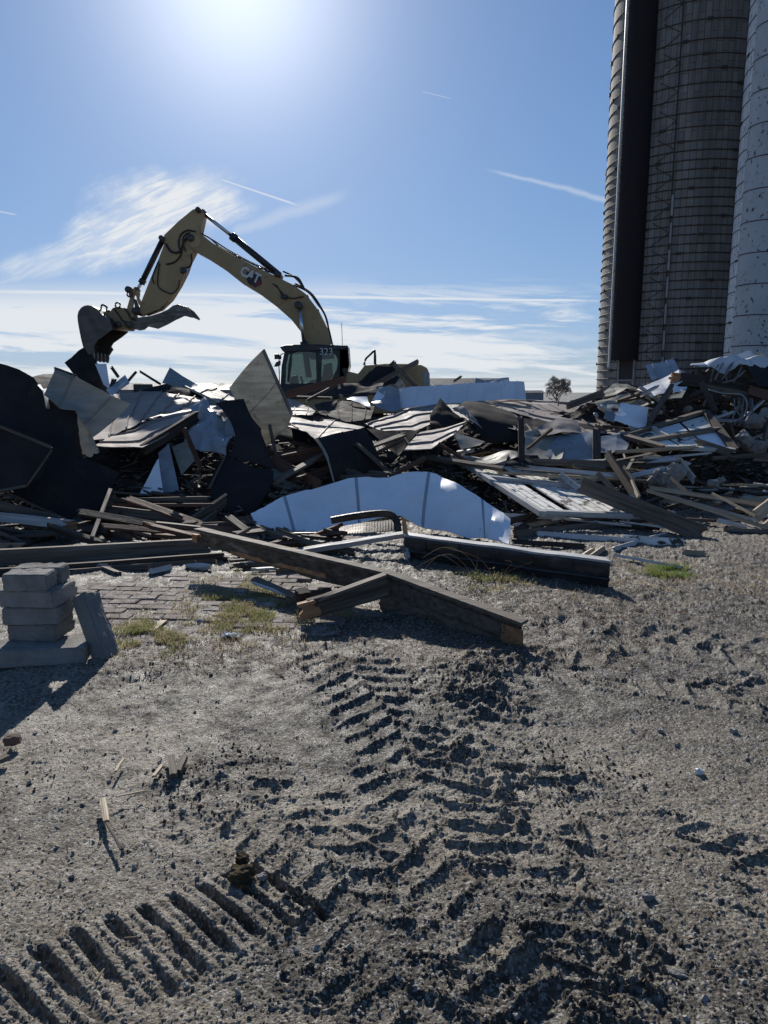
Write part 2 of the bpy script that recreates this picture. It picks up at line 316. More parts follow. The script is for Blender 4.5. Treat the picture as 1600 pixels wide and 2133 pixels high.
def resamp(pts, n, smooth):
    pts = [lift(P(*p), .004) for p in pts]
    if smooth and len(pts) > 2: pts = spline(pts, 5)
    L_ = [0]
    for a, b in zip(pts, pts[1:]): L_.append(L_[-1] + (b - a).length)
    out = []
    for i in range(n + 1):
        t = L_[-1] * i / n; k = 0
        while k < len(L_) - 2 and L_[k + 1] < t: k += 1
        f = (t - L_[k]) / max(L_[k + 1] - L_[k], 1e-9); out.append(pts[k].lerp(pts[k + 1], min(max(f, 0), 1)))
    if not smooth and len(pts) - 2 < n:      # keep every drawn corner sharp
        for k in range(1, len(pts) - 1): out[max(1, min(n - 1, round(n * L_[k] / L_[-1])))] = pts[k].copy()
    return out

# a sheet of metal or board lofted between two edges; each edge a list of (px,py,distance)
def sheet(name, label, cat, A, B, m, th=.006, crum=.01, smooth=False, seam=None, jag=0., n=None, group=None, mid=None, fold=0, cs=2.2, m2=None, parent=None, seamh=.022, bow=0., seamw=.009, m3=None, ridge=0.):
    nu, nv = n or (18, 12)
    a, b = resamp(A, nu, smooth), resamp(B, nu, smooth)
    mm = resamp(mid, nu, smooth) if mid else None
    seed = Vector((random.random() * 50, random.random() * 50, random.random() * 50))
    g = []
    for i in range(nu + 1):
        row = []
        for j in range(nv + 1):
            t = j / nv
            if mm: p = a[i] * (1 - t) * (1 - 2 * t) + mm[i] * 4 * t * (1 - t) + b[i] * t * (2 * t - 1)
            else: p = a[i].lerp(b[i], t)
            row.append(p)
        g.append(row)
    if jag:
        for j in range(nv + 1):
            for i in (0, nu):
                d = g[min(i + 1, nu)][j] - g[max(i - 1, 0)][j]; g[i][j] = g[i][j] + d.normalized() * random.uniform(-jag, jag) * .6
        for i in range(nu + 1):
            for j in (0, nv):
                d = g[i][min(j + 1, nv)] - g[i][max(j - 1, 0)]; g[i][j] = g[i][j] + d.normalized() * random.uniform(-jag, jag)
    def nrm(i, j):
        du = g[min(i + 1, nu)][j] - g[max(i - 1, 0)][j]; dv = g[i][min(j + 1, nv)] - g[i][max(j - 1, 0)]
        v = du.cross(dv)
        if v.length < 1e-9: return Vector((0, -1, 0))
        v.normalize()
        if v.dot(Vector((0, -1, .55))) < 0: v.negate()
        return v
    creases = [(Vector((random.gauss(0, 1), random.gauss(0, 1), random.gauss(0, 1))).normalized(), random.random() * 9) for _ in range(3)]
    NN = [[nrm(i, j) for j in range(nv + 1)] for i in range(nu + 1)]
    for i in range(nu + 1):
        for j in range(nv + 1):
            p = g[i][j]; d = (mn.noise(p * cs + seed) * crum * 1.6 + mn.noise(p * cs * 2.7 + seed) * crum * .6) * (.35 if fold else 1)
            if fold:   # sharp creases
                for q_, (dv_, ph_) in enumerate(creases):
                    x_ = p.dot(dv_) * fold * (.7 + .5 * q_) + ph_; d += (abs((x_ % 2) - 1) - .5) * crum * (1.5, 1.0, .7)[q_]
            if ridge: d += ridge * (1 - abs(2 * j / nv - 1)) * (.5 + .5 * math.sin(i * .37 + 1))
            if bow: d += bow * math.sin(math.pi * i / nu)
            g[i][j] = p + NN[i][j] * d
    vs_, fs, mi = [], [], []
    idx = {}
    for s in (0, 1):
        for i in range(nu + 1):
            for j in range(nv + 1):
                idx[s, i, j] = len(vs_); vs_.append(g[i][j] - NN[i][j] * th * s)
    for i in range(nu):
        for j in range(nv):
            fs.append([idx[0, i, j], idx[0, i + 1, j], idx[0, i + 1, j + 1], idx[0, i, j + 1]]); mi.append(0)
            fs.append([idx[1, i, j + 1], idx[1, i + 1, j + 1], idx[1, i + 1, j], idx[1, i, j]]); mi.append(1 if m2 else 0)
    rim = [(i, 0) for i in range(nu)] + [(nu, j) for j in range(nv)] + [(i, nv) for i in range(nu, 0, -1)] + [(0, j) for j in range(nv, 0, -1)]
    for k, a_ in enumerate(rim):
        b_ = rim[(k + 1) % len(rim)]; fs.append([idx[0, *a_], idx[0, *b_], idx[1, *b_], idx[1, *a_]]); mi.append(0)
    if seam:     # raised standing seams: ('u' along the edges | 'v' across), count
        kind, cnt = seam
        for q in range(cnt):
            f = (q + .5) / cnt
            if kind == 'u':
                jj = f * nv; j0 = min(int(jj), nv - 1); t = jj - j0; path = [(g[i][j0].lerp(g[i][j0 + 1], t), NN[i][j0], (g[i][min(j0 + 1, nv)] - g[i][j0]).normalized()) for i in range(nu + 1)]
            else:
                ii = f * nu; i0 = min(int(ii), nu - 1); t = ii - i0; path = [(g[i0][j].lerp(g[i0 + 1][j], t), NN[i0][j], (g[min(i0 + 1, nu)][j] - g[i0][j]).normalized()) for j in range(nv + 1)]
            last = None
            for p, nn, sd_ in path:
                w = seamw; k0 = len(vs_)
                vs_ += [p - sd_ * w * 1.5 - nn * .001, p - sd_ * w + nn * seamh, p + sd_ * w + nn * seamh, p + sd_ * w * 1.5 - nn * .001]
                if last is not None:
                    for z in range(3): fs.append([last + z, last + z + 1, k0 + z + 1, k0 + z]); mi.append(2 if m3 else 0)
                last = k0
    o = from_world(name, vs_, fs, [m, m2 or m] + ([m3] if m3 else []), parent)
    if m2 or m3: o.data.polygons.foreach_set('material_index', mi)
    o.data.update()
    o.data.shade_smooth(); o.data.set_sharp_from_angle(angle=R(9 if fold else 24))
    if label: tag(o, label, cat, group)
    return o

# plank or beam from a to b (world points); w = wide face, t = thickness, roll turns it about its length
def plank(name, label, cat, a, b, w, t, m, roll=0., jag=.0, group=None, parent=None, bend=0., twist=0., jag0=None, rough=.3):
    a, b = Vector(a), Vector(b)
    if not parent and a.y > 2: a, b = lift(a, min(w, t) * .5 + .004), lift(b, min(w, t) * .5 + .004)
    L_ = (b - a).length; X = (b - a).normalized()
    up = Vector((0, 0, 1)) if abs(X.z) < .95 else Vector((0, 1, 0))
    Yv = up.cross(X).normalized(); Zv = X.cross(Yv)
    rot = Matrix((X, Yv, Zv)).transposed() @ Matrix.Rotation(roll, 3, 'X')
    nx = max(4, min(14, int(L_ / .12))); nw = 6 if jag or jag0 else 2
    j1 = jag; j0 = jag if jag0 is None else jag0
    e0 = [random.uniform(0, j0) for _ in range(nw + 1)]; e1 = [random.uniform(0, j1) for _ in range(nw + 1)]
    vs_, fs = [], []; sd_ = random.random() * 100
    for s in (1, -1):
        for i in range(nx + 1):
            for j in range(nw + 1):
                f = i / nx; x0, x1 = e0[j] - j0 * .5, L_ - e1[j] + j1 * .5
                x = x0 + (x1 - x0) * f
                wob = mn.noise(Vector((f * 3 + sd_, j * .0, 0))) * .012 * rough
                y = (j / nw - .5) * w * (1 + .04 * rough * mn.noise(Vector((f * 4, j * 3., sd_)))) + wob
                z = s * t / 2 + bend * math.sin(math.pi * f)
                ca, sa = math.cos(twist * (f - .5)), math.sin(twist * (f - .5))
                vs_.append((x - L_ / 2, y * ca - z * sa, y * sa + z * ca))
    W = nw + 1; K = (nx + 1) * W
    for i in range(nx):
        for j in range(nw):
            q = i * W + j; fs += [(q, q + W, q + W + 1, q + 1), (K + q, K + q + 1, K + q + W + 1, K + q + W)]
        for j, fl in ((0, 0), (nw, 1)):
            q = i * W + j; f = (q, K + q, K + q + W, q + W); fs.append(f[::-1] if fl else f)
    for i, fl in ((0, 1), (nx, 0)):
        for j in range(nw):
            q = i * W + j; f = (q, K + q, K + q + 1, q + 1); fs.append(f[::-1] if fl else f)
    me = bpy.data.meshes.new(name); me.from_pydata(vs_, [], fs); me.update()
    o = bpy.data.objects.new(name, me); COL.objects.link(o); me.materials.append(MT[m])
    o.rotation_euler = rot.to_euler(); o.location = (a + b) / 2
    if parent: o.parent = parent; o.location = (a + b) / 2 - world_loc(parent)
    if label: tag(o, label, cat, group)
    return o

# prism: outline of (px,py) at distance Y, pushed back by depth d
def prism(name, outline, Y, d, m, parent=None, bevel=.0, smooth=False, label=None, cat=None, conv=None):
    f = conv or (lambda p: p)
    pts = [P(*f(p), Y) for p in outline]; o_ = sum(pts, Vector()) / len(pts)
    bm = bmesh.new(); v0 = [bm.verts.new(p - o_) for p in pts]; face = bm.faces.new(v0)
    r = bmesh.ops.extrude_face_region(bm, geom=[face]); bmesh.ops.translate(bm, verts=[x for x in r['geom'] if isinstance(x, bmesh.types.BMVert)], vec=(0, d, 0))
    bmesh.ops.triangulate(bm, faces=[x for x in bm.faces if len(x.verts) > 4])
    if bevel:
        bmesh.ops.bevel(bm, geom=[e for e in bm.edges if len(e.link_faces) == 2 and e.calc_face_angle(0) > .5], offset=bevel, segments=2, affect='EDGES', profile=.6, clamp_overlap=True)
    bmesh.ops.recalc_face_normals(bm, faces=bm.faces)
    me = bpy.data.meshes.new(name); bm.to_mesh(me); bm.free()
    o = link(name, me, m, o_, parent)
    return tag(o, label, cat) if label else o
def text(name, s, size, m, parent, loc, tilt=0, ext=.004, sx=1., bold=.0):
    cu = bpy.data.curves.new(name, 'FONT'); cu.body = s; cu.size = size; cu.extrude = ext; cu.align_x = 'CENTER'; cu.align_y = 'CENTER'; cu.offset = bold
    t = bpy.data.objects.new(name + '_tmp', cu); COL.objects.link(t); bpy.context.view_layer.update()
    me = bpy.data.meshes.new_from_object(t.evaluated_get(bpy.context.evaluated_depsgraph_get())); bpy.data.objects.remove(t)
    me.transform(Matrix.Diagonal((sx, 1, 1, 1))); me.name = name; me.materials.clear()
    o = link(name, me, m, loc, parent); o.rotation_euler = (R(90), tilt, 0); return o

# ------------------------------------------------------------------ GROUND
def _h(ix, iy, s):
    h = (ix.astype(np.int64) * 374761393 + iy.astype(np.int64) * 668265263 + s * 974711) & 0xffffffff
    h = ((h ^ (h >> 13)) * 1274126177) & 0xffffffff; h = h ^ (h >> 16)
    return (h & 0xffffff).astype(np.float32) / float(0xffffff)
def perlin(x, y, s=0):
    ix, iy = np.floor(x), np.floor(y); fx, fy = x - ix, y - iy
    u, v = fx * fx * fx * (fx * (fx * 6 - 15) + 10), fy * fy * fy * (fy * (fy * 6 - 15) + 10)
    def g(a, b):
        t = _h(ix + a, iy + b, s) * 6.2831853; return np.cos(t) * (fx - a) + np.sin(t) * (fy - b)
    return ((g(0, 0) * (1 - u) + g(1, 0) * u) * (1 - v) + (g(0, 1) * (1 - u) + g(1, 1) * u) * v) * 1.4
def fbm(x, y, sc, o=4, s=0, g=.55):
    r, a = 0, 1.
    for k in range(o): r = r + a * perlin(x * sc + 17.3 * k, y * sc - 9.1 * k, s + k); sc *= 2.03; a *= g
    return r
def worley(x, y, s):
    ix, iy = np.floor(x), np.floor(y); d = np.full(x.shape, 9., np.float32); idr = np.zeros(x.shape, np.float32)
    for a in (-1, 0, 1):
        for b in (-1, 0, 1):
            cx, cy = ix + a, iy + b; dd = np.hypot(cx + _h(cx, cy, s) - x, cy + _h(cx, cy, s + 7) - y); k = dd < d
            d = np.where(k, dd, d); idr = np.where(k, _h(cx, cy, s + 13), idr)
    return d, idr
def sst(x, a, b):
    t = np.clip((x - a) / (b - a), 0, 1); return t * t * (3 - 2 * t)
def path_st(x, y, pxs):                # distance along and signed offset across a wheel path given by photo points
    pts = spline([G(*p) for p in pxs], 8); S = np.zeros_like(x); T = np.full_like(x, 99.); acc = 0.
    for a, b in zip(pts, pts[1:]):
        dx, dy = b.x - a.x, b.y - a.y; l = math.hypot(dx, dy); t = np.clip(((x - a.x) * dx + (y - a.y) * dy) / (l * l), 0, 1)
        px, py = a.x + t * dx, a.y + t * dy; d = np.hypot(x - px, y - py); sg = np.sign((x - a.x) * dy - (y - a.y) * dx)
        k = d < np.abs(T); T = np.where(k, d * sg, T); S = np.where(k, acc + t * l, S); acc += l
    return S, T
PILES = [(G(960, 1440), .20, .040), (G(1000, 1395), .16, .035), (G(1060, 1375), .25, .018), (G(1180, 1610), .10, .014), (G(690, 1400), .2, .012), (G(450, 1610), .22, .012)]
def ground_height(x, y, fine=True):
    base = .035 * fbm(x, y, .5, 3, 1)
    near = 1 - sst(y, 14, 30)
    wx = x + .05 * fbm(x, y, 4, 3, 20); wy = y + .05 * fbm(x, y, 4, 3, 30)
    rough = .5 + .5 * np.clip(fbm(x, y, 1.1, 3, 40) * 1.6, -1, 1)
    clods = (1 - np.abs(fbm(wx, wy, 9, 4, 5, .6)) * 2.2)
    h = base + near * (.010 * fbm(x, y, 3, 4, 2) + (.002 + .007 * rough ** 3) * (fbm(wx, wy, 14, 4, 3, .62)) * .8)
    h = h + near * rough ** 2 * .003 * clods
    tone = .52 + .55 * np.clip(fbm(x, y, .9, 4, 50) * 1.5, -1, 1)
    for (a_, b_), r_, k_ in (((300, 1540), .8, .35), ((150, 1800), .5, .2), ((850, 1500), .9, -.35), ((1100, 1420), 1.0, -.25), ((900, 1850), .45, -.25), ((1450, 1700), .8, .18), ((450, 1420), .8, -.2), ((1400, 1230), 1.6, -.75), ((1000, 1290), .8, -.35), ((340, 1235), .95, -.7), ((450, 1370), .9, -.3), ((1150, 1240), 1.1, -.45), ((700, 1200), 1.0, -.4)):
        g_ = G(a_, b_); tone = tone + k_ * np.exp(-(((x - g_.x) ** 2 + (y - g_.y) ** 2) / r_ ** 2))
    tone = tone - .25 * rough * np.clip(clods, 0, 1)
    rag = .55 * fbm(x, y, 20, 3, 60, .7)
    def tyre(pxs, half, pitch, dep, rid, slant=1.1, fade=1.0, vee=True):
        nonlocal h, tone
        S, T = path_st(x, y, pxs); tt = T / half + .10 * rag; inn = 1 - sst(np.abs(tt), .85, 1.08)
        brk = .25 + .75 * sst(fbm(x, y, 2.6, 3, 77) + .55 * fade, -.15, .25)
        cols = (tt + 1) * 1.5; ci = np.floor(cols); cf = cols - ci; alt = np.mod(ci, 2)
        ph = S / pitch + .5 * alt + slant * .45 * np.where(alt > 0, cf, -cf) + .10 * rag + .14 * fbm(x, y, 7, 2, 66)
        if vee: ph = S / pitch + np.where(tt > 0, tt * slant, -tt * slant + .5) + .10 * rag + .10 * fbm(x, y, 7, 2, 66)
        fr = np.abs(ph - np.round(ph)); lug = 1 - sst(fr, .035, .10)
        if vee: cf = np.where(np.abs(tt) < .45, 1.5 * np.abs(tt), np.abs(np.abs(tt) - .45) + .02); cf = np.minimum(cf + .0, .5)
        side = (1 - sst(np.minimum(cf, 1 - cf) * half * 2 / 3, .006, .020)) * sst(fbm(x, y, 5, 2, 67), -.25, .2); lug = np.maximum(lug * (.55 + .45 * sst(fbm(x, y, 6, 2, 68), -.2, .15)), .75 * side)
        h = h * (1 - .0 * inn * brk) - dep * inn * brk * sst(fr, .1, .26) + rid * lug * inn * brk * (1 + .7 * rag)
        h = h + rid * .7 * np.exp(-((np.abs(tt) - 1.08) / .09) ** 2) * brk * (.6 + .8 * rag)
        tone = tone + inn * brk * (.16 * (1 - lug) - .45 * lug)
    tyre([(1330, 2500), (1210, 2150), (1110, 1960), (1000, 1820), (900, 1690), (860, 1570), (800, 1470), (730, 1390), (700, 1350)], .29, .155, .008, .0150)
    tyre([(1480, 2600), (1340, 2250), (1240, 2080), (1120, 1900), (1010, 1760), (960, 1640), (1000, 1520), (1080, 1420)], .24, .145, .005, .0115, 1.0, .3, False)
    tyre([(900, 2400), (850, 2060), (760, 1900), (690, 1790), (600, 1700), (520, 1640)], .26, .14, .006, .012, 1.2, .35)
    tyre([(1500, 2500), (1420, 2200), (1330, 2020), (1240, 1850), (1150, 1730), (1060, 1650)], .14, .15, .006, .012, 1.1, .2)
    tyre([(1900, 1880), (1500, 1800), (1250, 1700), (1080, 1620), (1000, 1540), (1000, 1470)], .20, .17, .008, .015, 1.0, .2)
    tyre([(1750, 1480), (1500, 1430), (1300, 1400), (1120, 1400), (960, 1430)], .30, .17, .012, .018, .6, .5)
    tyre([(1750, 1390), (1500, 1350), (1300, 1330), (1180, 1330)], .30, .19, .012, .018, .6, .2)
    # slots pressed by the grousers of a steel track, bottom left
    S, T = path_st(x, y, [(-300, 2330), (-60, 2170), (130, 2060), (340, 1960), (520, 1880), (620, 1830)]); tt = T / .21 + .10 * rag
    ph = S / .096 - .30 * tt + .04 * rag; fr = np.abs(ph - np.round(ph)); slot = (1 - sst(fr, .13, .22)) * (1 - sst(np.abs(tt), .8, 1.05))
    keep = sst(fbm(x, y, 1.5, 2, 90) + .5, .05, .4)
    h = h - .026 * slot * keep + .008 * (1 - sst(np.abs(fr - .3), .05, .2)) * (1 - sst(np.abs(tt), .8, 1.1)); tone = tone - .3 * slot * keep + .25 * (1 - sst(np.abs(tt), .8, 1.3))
    for c, r_, a in PILES:
        w = np.exp(-(((x - c.x) ** 2 + (y - c.y) ** 2) / (r_ * r_))); h = h + w * a * (.35 + 1.1 * np.abs(fbm(wx, wy, 11, 4, 8, .65))) ; tone = tone - .55 * w
    # brick path and litter area left smooth
    c = G(340, 1235); w = np.exp(-(((x - c.x) / 1.0) ** 4 + ((y - c.y) / .8) ** 4)); h = h * (1 - .8 * w) - .004 * w
    w_ = sst(y, 4.3, 5.2) * (1 - sst(y, 9, 11)) * near; h = h + w_ * .022 * np.abs(fbm(wx, wy, 6, 4, 44, .62)) * (.4 + .6 * sst(x, -1, .5))
    if fine:
        d, i_ = worley(x * 62, y * 62, 11); m_ = sst(perlin(x * 1.7, y * 1.7, 70) + .35 * perlin(x * 9, y * 9, 71), -.35, .35)
        h = h + near * np.where(i_ > .45, np.sqrt(np.clip(.34 - d * d * 1.3, 0, 1)) * .0070 * (i_ - .2), 0) * (.12 + .88 * m_)
        d, i_ = worley(x * 21, y * 21, 21); h = h + near * np.where(i_ > .955, np.sqrt(np.clip(.10 - d * d, 0, 1)) * .016, 0)
        tone = tone + np.where((i_ > .955) & (d < .3), .3, 0)
        h = h + near * .0035 * fbm(x, y, 70, 2, 15)
    lit_ = np.exp(-(((y - G(700, 1310).y) / .95) ** 2)) * sst(x, -3.5, -2.0) * (1 - sst(x, 1.6, 2.6)) * (.55 + .8 * fbm(x, y, 2.5, 3, 99))
    lit_ = lit_ + sst(y, 5.5, 7.5) * .5
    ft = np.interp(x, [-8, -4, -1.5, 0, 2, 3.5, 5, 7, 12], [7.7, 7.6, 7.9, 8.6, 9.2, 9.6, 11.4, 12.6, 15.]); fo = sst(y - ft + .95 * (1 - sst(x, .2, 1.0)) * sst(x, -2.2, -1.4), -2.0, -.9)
    tone = tone - .9 * fo * (.7 + .6 * fbm(x, y, 1.4, 3, 88)); h = h + near * fo * .022 * np.abs(fbm(x, y, 9, 4, 89, .6)); lit_ = lit_ * (1 - .7 * fo)  # darker toward the heap foot: dark dirt plus the pile's shade in the colour
    return h, np.clip(tone, 0, 1), np.clip(lit_, 0, 1)
def build_ground():
    pys = list(np.arange(2260, 1150, -1.7)) + list(np.arange(1150, 905, -2.2))
    ys = [G(0, float(p)).y for p in pys]; y = ys[-1]
    while y < 4000: y *= 1.06 if y < 60 else 1.35; ys.append(y)
    ys = list(np.linspace(-60, 1.2, 26)) + [v for v in ys if v > 1.22]
    ys = np.array(ys, np.float32)
    u = np.concatenate([-np.geomspace(6, 1.02, 24), np.linspace(-1, 1, 880), np.geomspace(1.02, 6, 24)]).astype(np.float32)
    W = .60 * np.maximum(ys, 1.2) + .35 + np.maximum(1.2 - ys, 0)
    Xg = u[None, :] * W[:, None]; Yg = np.repeat(ys[:, None], len(u), 1)
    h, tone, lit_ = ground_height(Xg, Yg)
    global GH; GH = (ys, u, W, h)
    nr, nc = Xg.shape; co = np.stack([Xg, Yg, h], -1).reshape(-1, 3).astype(np.float32)
    me = bpy.data.meshes.new('ground'); me.vertices.add(nr * nc); me.vertices.foreach_set('co', co.ravel())
    q = (np.arange(nr - 1)[:, None] * nc + np.arange(nc - 1)[None, :]).ravel(); f = np.stack([q, q + 1, q + nc + 1, q + nc], -1).astype(np.int32)
    me.loops.add(f.size); me.loops.foreach_set('vertex_index', f.ravel()); me.polygons.add(len(f)); me.polygons.foreach_set('loop_start', np.arange(0, f.size, 4, dtype=np.int32))
    me.update(calc_edges=True); me.shade_smooth()
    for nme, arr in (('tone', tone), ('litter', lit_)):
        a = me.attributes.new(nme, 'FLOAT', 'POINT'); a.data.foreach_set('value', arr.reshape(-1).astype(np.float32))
    m = bpy.data.materials.new('packed_dirt'); m.use_nodes = True; nt = m.node_tree; N, L = nt.nodes, nt.links; b = N['Principled BSDF']
    tc = N.new('ShaderNodeTexCoord')
    def nz(s, d=6, r=.65):
        n = N.new('ShaderNodeTexNoise'); n.inputs['Scale'].default_value = s; n.inputs['Detail'].default_value = d; n.inputs['Roughness'].default_value = r; L.new(tc.outputs['Object'], n.inputs['Vector']); return n.outputs[0]
    def at(n_): n = N.new('ShaderNodeAttribute'); n.attribute_name = n_; return n.outputs['Fac']
    def mr(v, a, b_, c=0., d=1.):
        n = N.new('ShaderNodeMapRange'); L.new(v, n.inputs[0]); n.inputs[1].default_value = a; n.inputs[2].default_value = b_; n.inputs[3].default_value = c; n.inputs[4].default_value = d; return n.outputs[0]
    def mx(f_, a, b_, bt='MIX'):
        n = N.new('ShaderNodeMixRGB'); n.blend_type = bt
        for i, v in enumerate((f_, a, b_)):
            if isinstance(v, (int, float)): n.inputs[i].default_value = v
            elif isinstance(v, tuple): n.inputs[i].default_value = (*v, 1)
            else: L.new(v, n.inputs[i])
        return n.outputs[0]
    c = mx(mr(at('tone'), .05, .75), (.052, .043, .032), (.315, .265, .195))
    c = mx(mr(nz(1.7), .46, .60, 0, .72), c, (.12, .10, .074)); c = mx(mr(nz(3.1), .54, .68, 0, .6), c, (.42, .38, .30))
    c = mx(mr(at('litter'), .1, .7, 0, .9), c, mx(mr(nz(30), .35, .6), (.055, .040, .029), (.17, .125, .085)))
    vo = N.new('ShaderNodeTexVoronoi'); vo.inputs['Scale'].default_value = 120; L.new(tc.outputs['Object'], vo.inputs['Vector'])
    c = mx(mr(nz(55, 4, .7), .50, .72, 0, .75), c, (.38, .335, .27)); c = mx(mr(nz(38, 5, .7), .48, .62, 0, .85), c, (.045, .038, .031))
    sp = N.new('ShaderNodeSeparateColor'); L.new(vo.outputs['Color'], sp.inputs[0])
    c = mx(mr(sp.outputs[0], .82, .9, 0, .7), c, (.50, .47, .42))
    L.new(c, b.inputs['Base Color']); b.inputs['Roughness'].default_value = .62; L.new(mr(nz(9), .35, .65, .42, .85), b.inputs['Roughness']); b.inputs['Specular IOR Level'].default_value = .38
    b1 = N.new('ShaderNodeBump'); b1.inputs['Strength'].default_value = 1.0; b1.inputs['Distance'].default_value = .009; L.new(nz(160, 4, .7), b1.inputs['Height'])
    b2 = N.new('ShaderNodeBump'); b2.inputs['Strength'].default_value = .7; b2.inputs['Distance'].default_value = .004; L.new(vo.outputs['Distance'], b2.inputs['Height']); b2.invert = True; L.new(b1.outputs[0], b2.inputs['Normal'])
    L.new(b2.outputs[0], b.inputs['Normal'])
    o = bpy.data.objects.new('ground', me); COL.objects.link(o); me.materials.append(m); tag(o, kind='structure')
build_ground()
def gz(x, y):                            # height of the built ground
    ys, u, W, h = GH; i = int(np.clip(np.searchsorted(ys, y), 0, len(ys) - 1)); j = int(np.clip(np.searchsorted(u, x / W[i]), 0, len(u) - 1)); return float(h[i, j])

# brick paving showing through the dirt
def brick_path():
    vs_, fs = [], []; c = G(340, 1238); rot = Matrix.Rotation(R(-4), 3, 'Z')
    rr = random.Random(3)
    for r in range(-9, 8):
        for k in range(-6, 9):
            bm = Vector((k * .222 + (r % 2) * .11, r * .118, 0))
            cover = mn.noise(Vector((k * .45, r * .45, 5.))) + .9 * ((abs(k - 1) / 7.) ** 2 + (r / 9.) ** 2)
            if rr.random() < .10 or cover > .62: continue
            w, d = .104, .051
            tx, ty = rr.uniform(-.03, .03), rr.uniform(-.03, .03); z = rr.uniform(-.004, .007) - .016 * cover
            for sx, sy in ((-1, -1), (1, -1), (1, 1), (-1, 1)):
                for zz, sh in ((-.05, 1.), (0., 1.), (.004, .93)):
                    q = bm + Vector((sx * w * sh + rr.uniform(-.003, .003), sy * d * sh + rr.uniform(-.003, .003), 0)); q = rot @ q
                    vs_.append((c.x + q.x, c.y + q.y, z + zz + tx * sx * w + ty * sy * d + .004))
            k0 = len(vs_) - 12
            for a in range(4):
                b = (a + 1) % 4
                for z_ in (0, 1): fs.append((k0 + a * 3 + z_, k0 + b * 3 + z_, k0 + b * 3 + z_ + 1, k0 + a * 3 + z_ + 1))
            fs.append(tuple(k0 + a * 3 + 2 for a in range(4)))
    tag(from_world('brick_path', vs_, fs, 'brick', origin=Vector((0, 0, 0))), kind='structure')
brick_path()

# ------------------------------------------------------------------ scatter stuff on the ground (numpy-made, one object each)
def scatter_mesh(name, label, cat, m, proto_v, proto_f, pos, scl, rot):
    V, Fc = np.array(proto_v, np.float32), np.array(proto_f, np.int32); n = len(pos)
    vv = V[None] * scl[:, None, :]; vv = np.einsum('nij,nkj->nki', rot, vv) + pos[:, None, :]
    ff = Fc[None] + (np.arange(n) * len(V))[:, None, None]
    me = bpy.data.meshes.new(name); me.from_pydata(vv.reshape(-1, 3).tolist(), [], ff.reshape(-1, Fc.shape[1]).tolist()); me.update()
    o = bpy.data.objects.new(name, me); COL.objects.link(o); me.materials.append(MT[m]); return tag(o, label, cat, kind='stuff')
def rotm(n, rng, tilt):
    az = rng.uniform(0, 6.283, n); tx = rng.normal(0, tilt, n); ty = rng.normal(0, tilt, n)
    c, s = np.cos(az), np.sin(az); Z_ = np.zeros(n); O_ = np.ones(n)
    Rz = np.stack([np.stack([c, -s, Z_], -1), np.stack([s, c, Z_], -1), np.stack([Z_, Z_, O_], -1)], 1)
    c, s = np.cos(tx), np.sin(tx); Rx = np.stack([np.stack([O_, Z_, Z_], -1), np.stack([Z_, c, -s], -1), np.stack([Z_, s, c], -1)], 1)
    c, s = np.cos(ty), np.sin(ty); Ry = np.stack([np.stack([c, Z_, s], -1), np.stack([Z_, O_, Z_], -1), np.stack([-s, Z_, c], -1)], 1)
    return Rz @ Rx @ Ry
PEB_V = [(-.5, -.3, -.2), (.4, -.45, -.25), (.55, .35, -.2), (-.4, .5, -.25), (-.3, -.25, .35), (.35, -.2, .28), (.25, .3, .4), (-.35, .25, .25)]
PEB_F = [(0, 3, 2, 1), (4, 5, 6, 7), (0, 1, 5, 4), (1, 2, 6, 5), (2, 3, 7, 6), (3, 0, 4, 7)]
rng = np.random.default_rng(5)
def ground_pos(n, pxr, pyr):
    px = rng.uniform(*pxr, n); py = rng.uniform(*pyr, n); out = []
    for a, b in zip(px, py):
        g = G(a, b); out.append((g.x, g.y, gz(g.x, g.y)))
    return np.array(out)
p = ground_pos(7000, (-150, 1750), (1230, 2200)); s = (np.abs(rng.normal(0, 1, len(p))) * .0035 + .003)[:, None] * rng.uniform(.6, 1.3, (len(p), 3)); p[:, 2] += .001
scatter_mesh('gravel', 'loose gravel chips strewn over the churned dirt', 'gravel', 'gravel', PEB_V, PEB_F, p, s, rotm(len(p), rng, .5))
p = ground_pos(260, (-150, 1750), (1230, 2200)); s = rng.uniform(.010, .022, (len(p), 1)) * rng.uniform(.6, 1.3, (len(p), 3)); p[:, 2] += .003
scatter_mesh('gravel', 'larger pale pebbles strewn over the churned dirt', 'gravel', 'stone', PEB_V, PEB_F, p, s, rotm(len(p), rng, .5))
p = ground_pos(15000, (-150, 1750), (1225, 2180)); ys_, u_, W_, h_ = GH
keep = []
for i, q in enumerate(p):
    e = .035; hh_ = gz(q[0], q[1]) - .25 * (gz(q[0] + e, q[1]) + gz(q[0] - e, q[1]) + gz(q[0], q[1] + e) + gz(q[0], q[1] - e))
    d_ = min((q[0] - c.x) ** 2 + (q[1] - c.y) ** 2 for c, r_, a in PILES)
    if (q[0] < -.35 and q[1] < 2.3): continue
    if hh_ > .0045 or (d_ < .10 and random.random() < .8) or random.random() < .012: keep.append(i)
p = p[keep]; s = (np.abs(rng.normal(0, 1, len(p))) * .0055 + .004)[:, None] * rng.uniform(.7, 1.3, (len(p), 3)); p[:, 2] += .001
scatter_mesh('mud_crumbs', 'dark mud crumbs broken off along the tyre track ridges', 'mud crumbs', 'crumb', PEB_V, PEB_F, p, s, rotm(len(p), rng, .9))
CHIP_V = [(-.5, -.5, 0), (.5, -.4, 0), (.45, .5, 0), (-.5, .4, 0), (-.5, -.5, .5), (.5, -.4, .5), (.45, .5, .5), (-.5, .4, .5)]
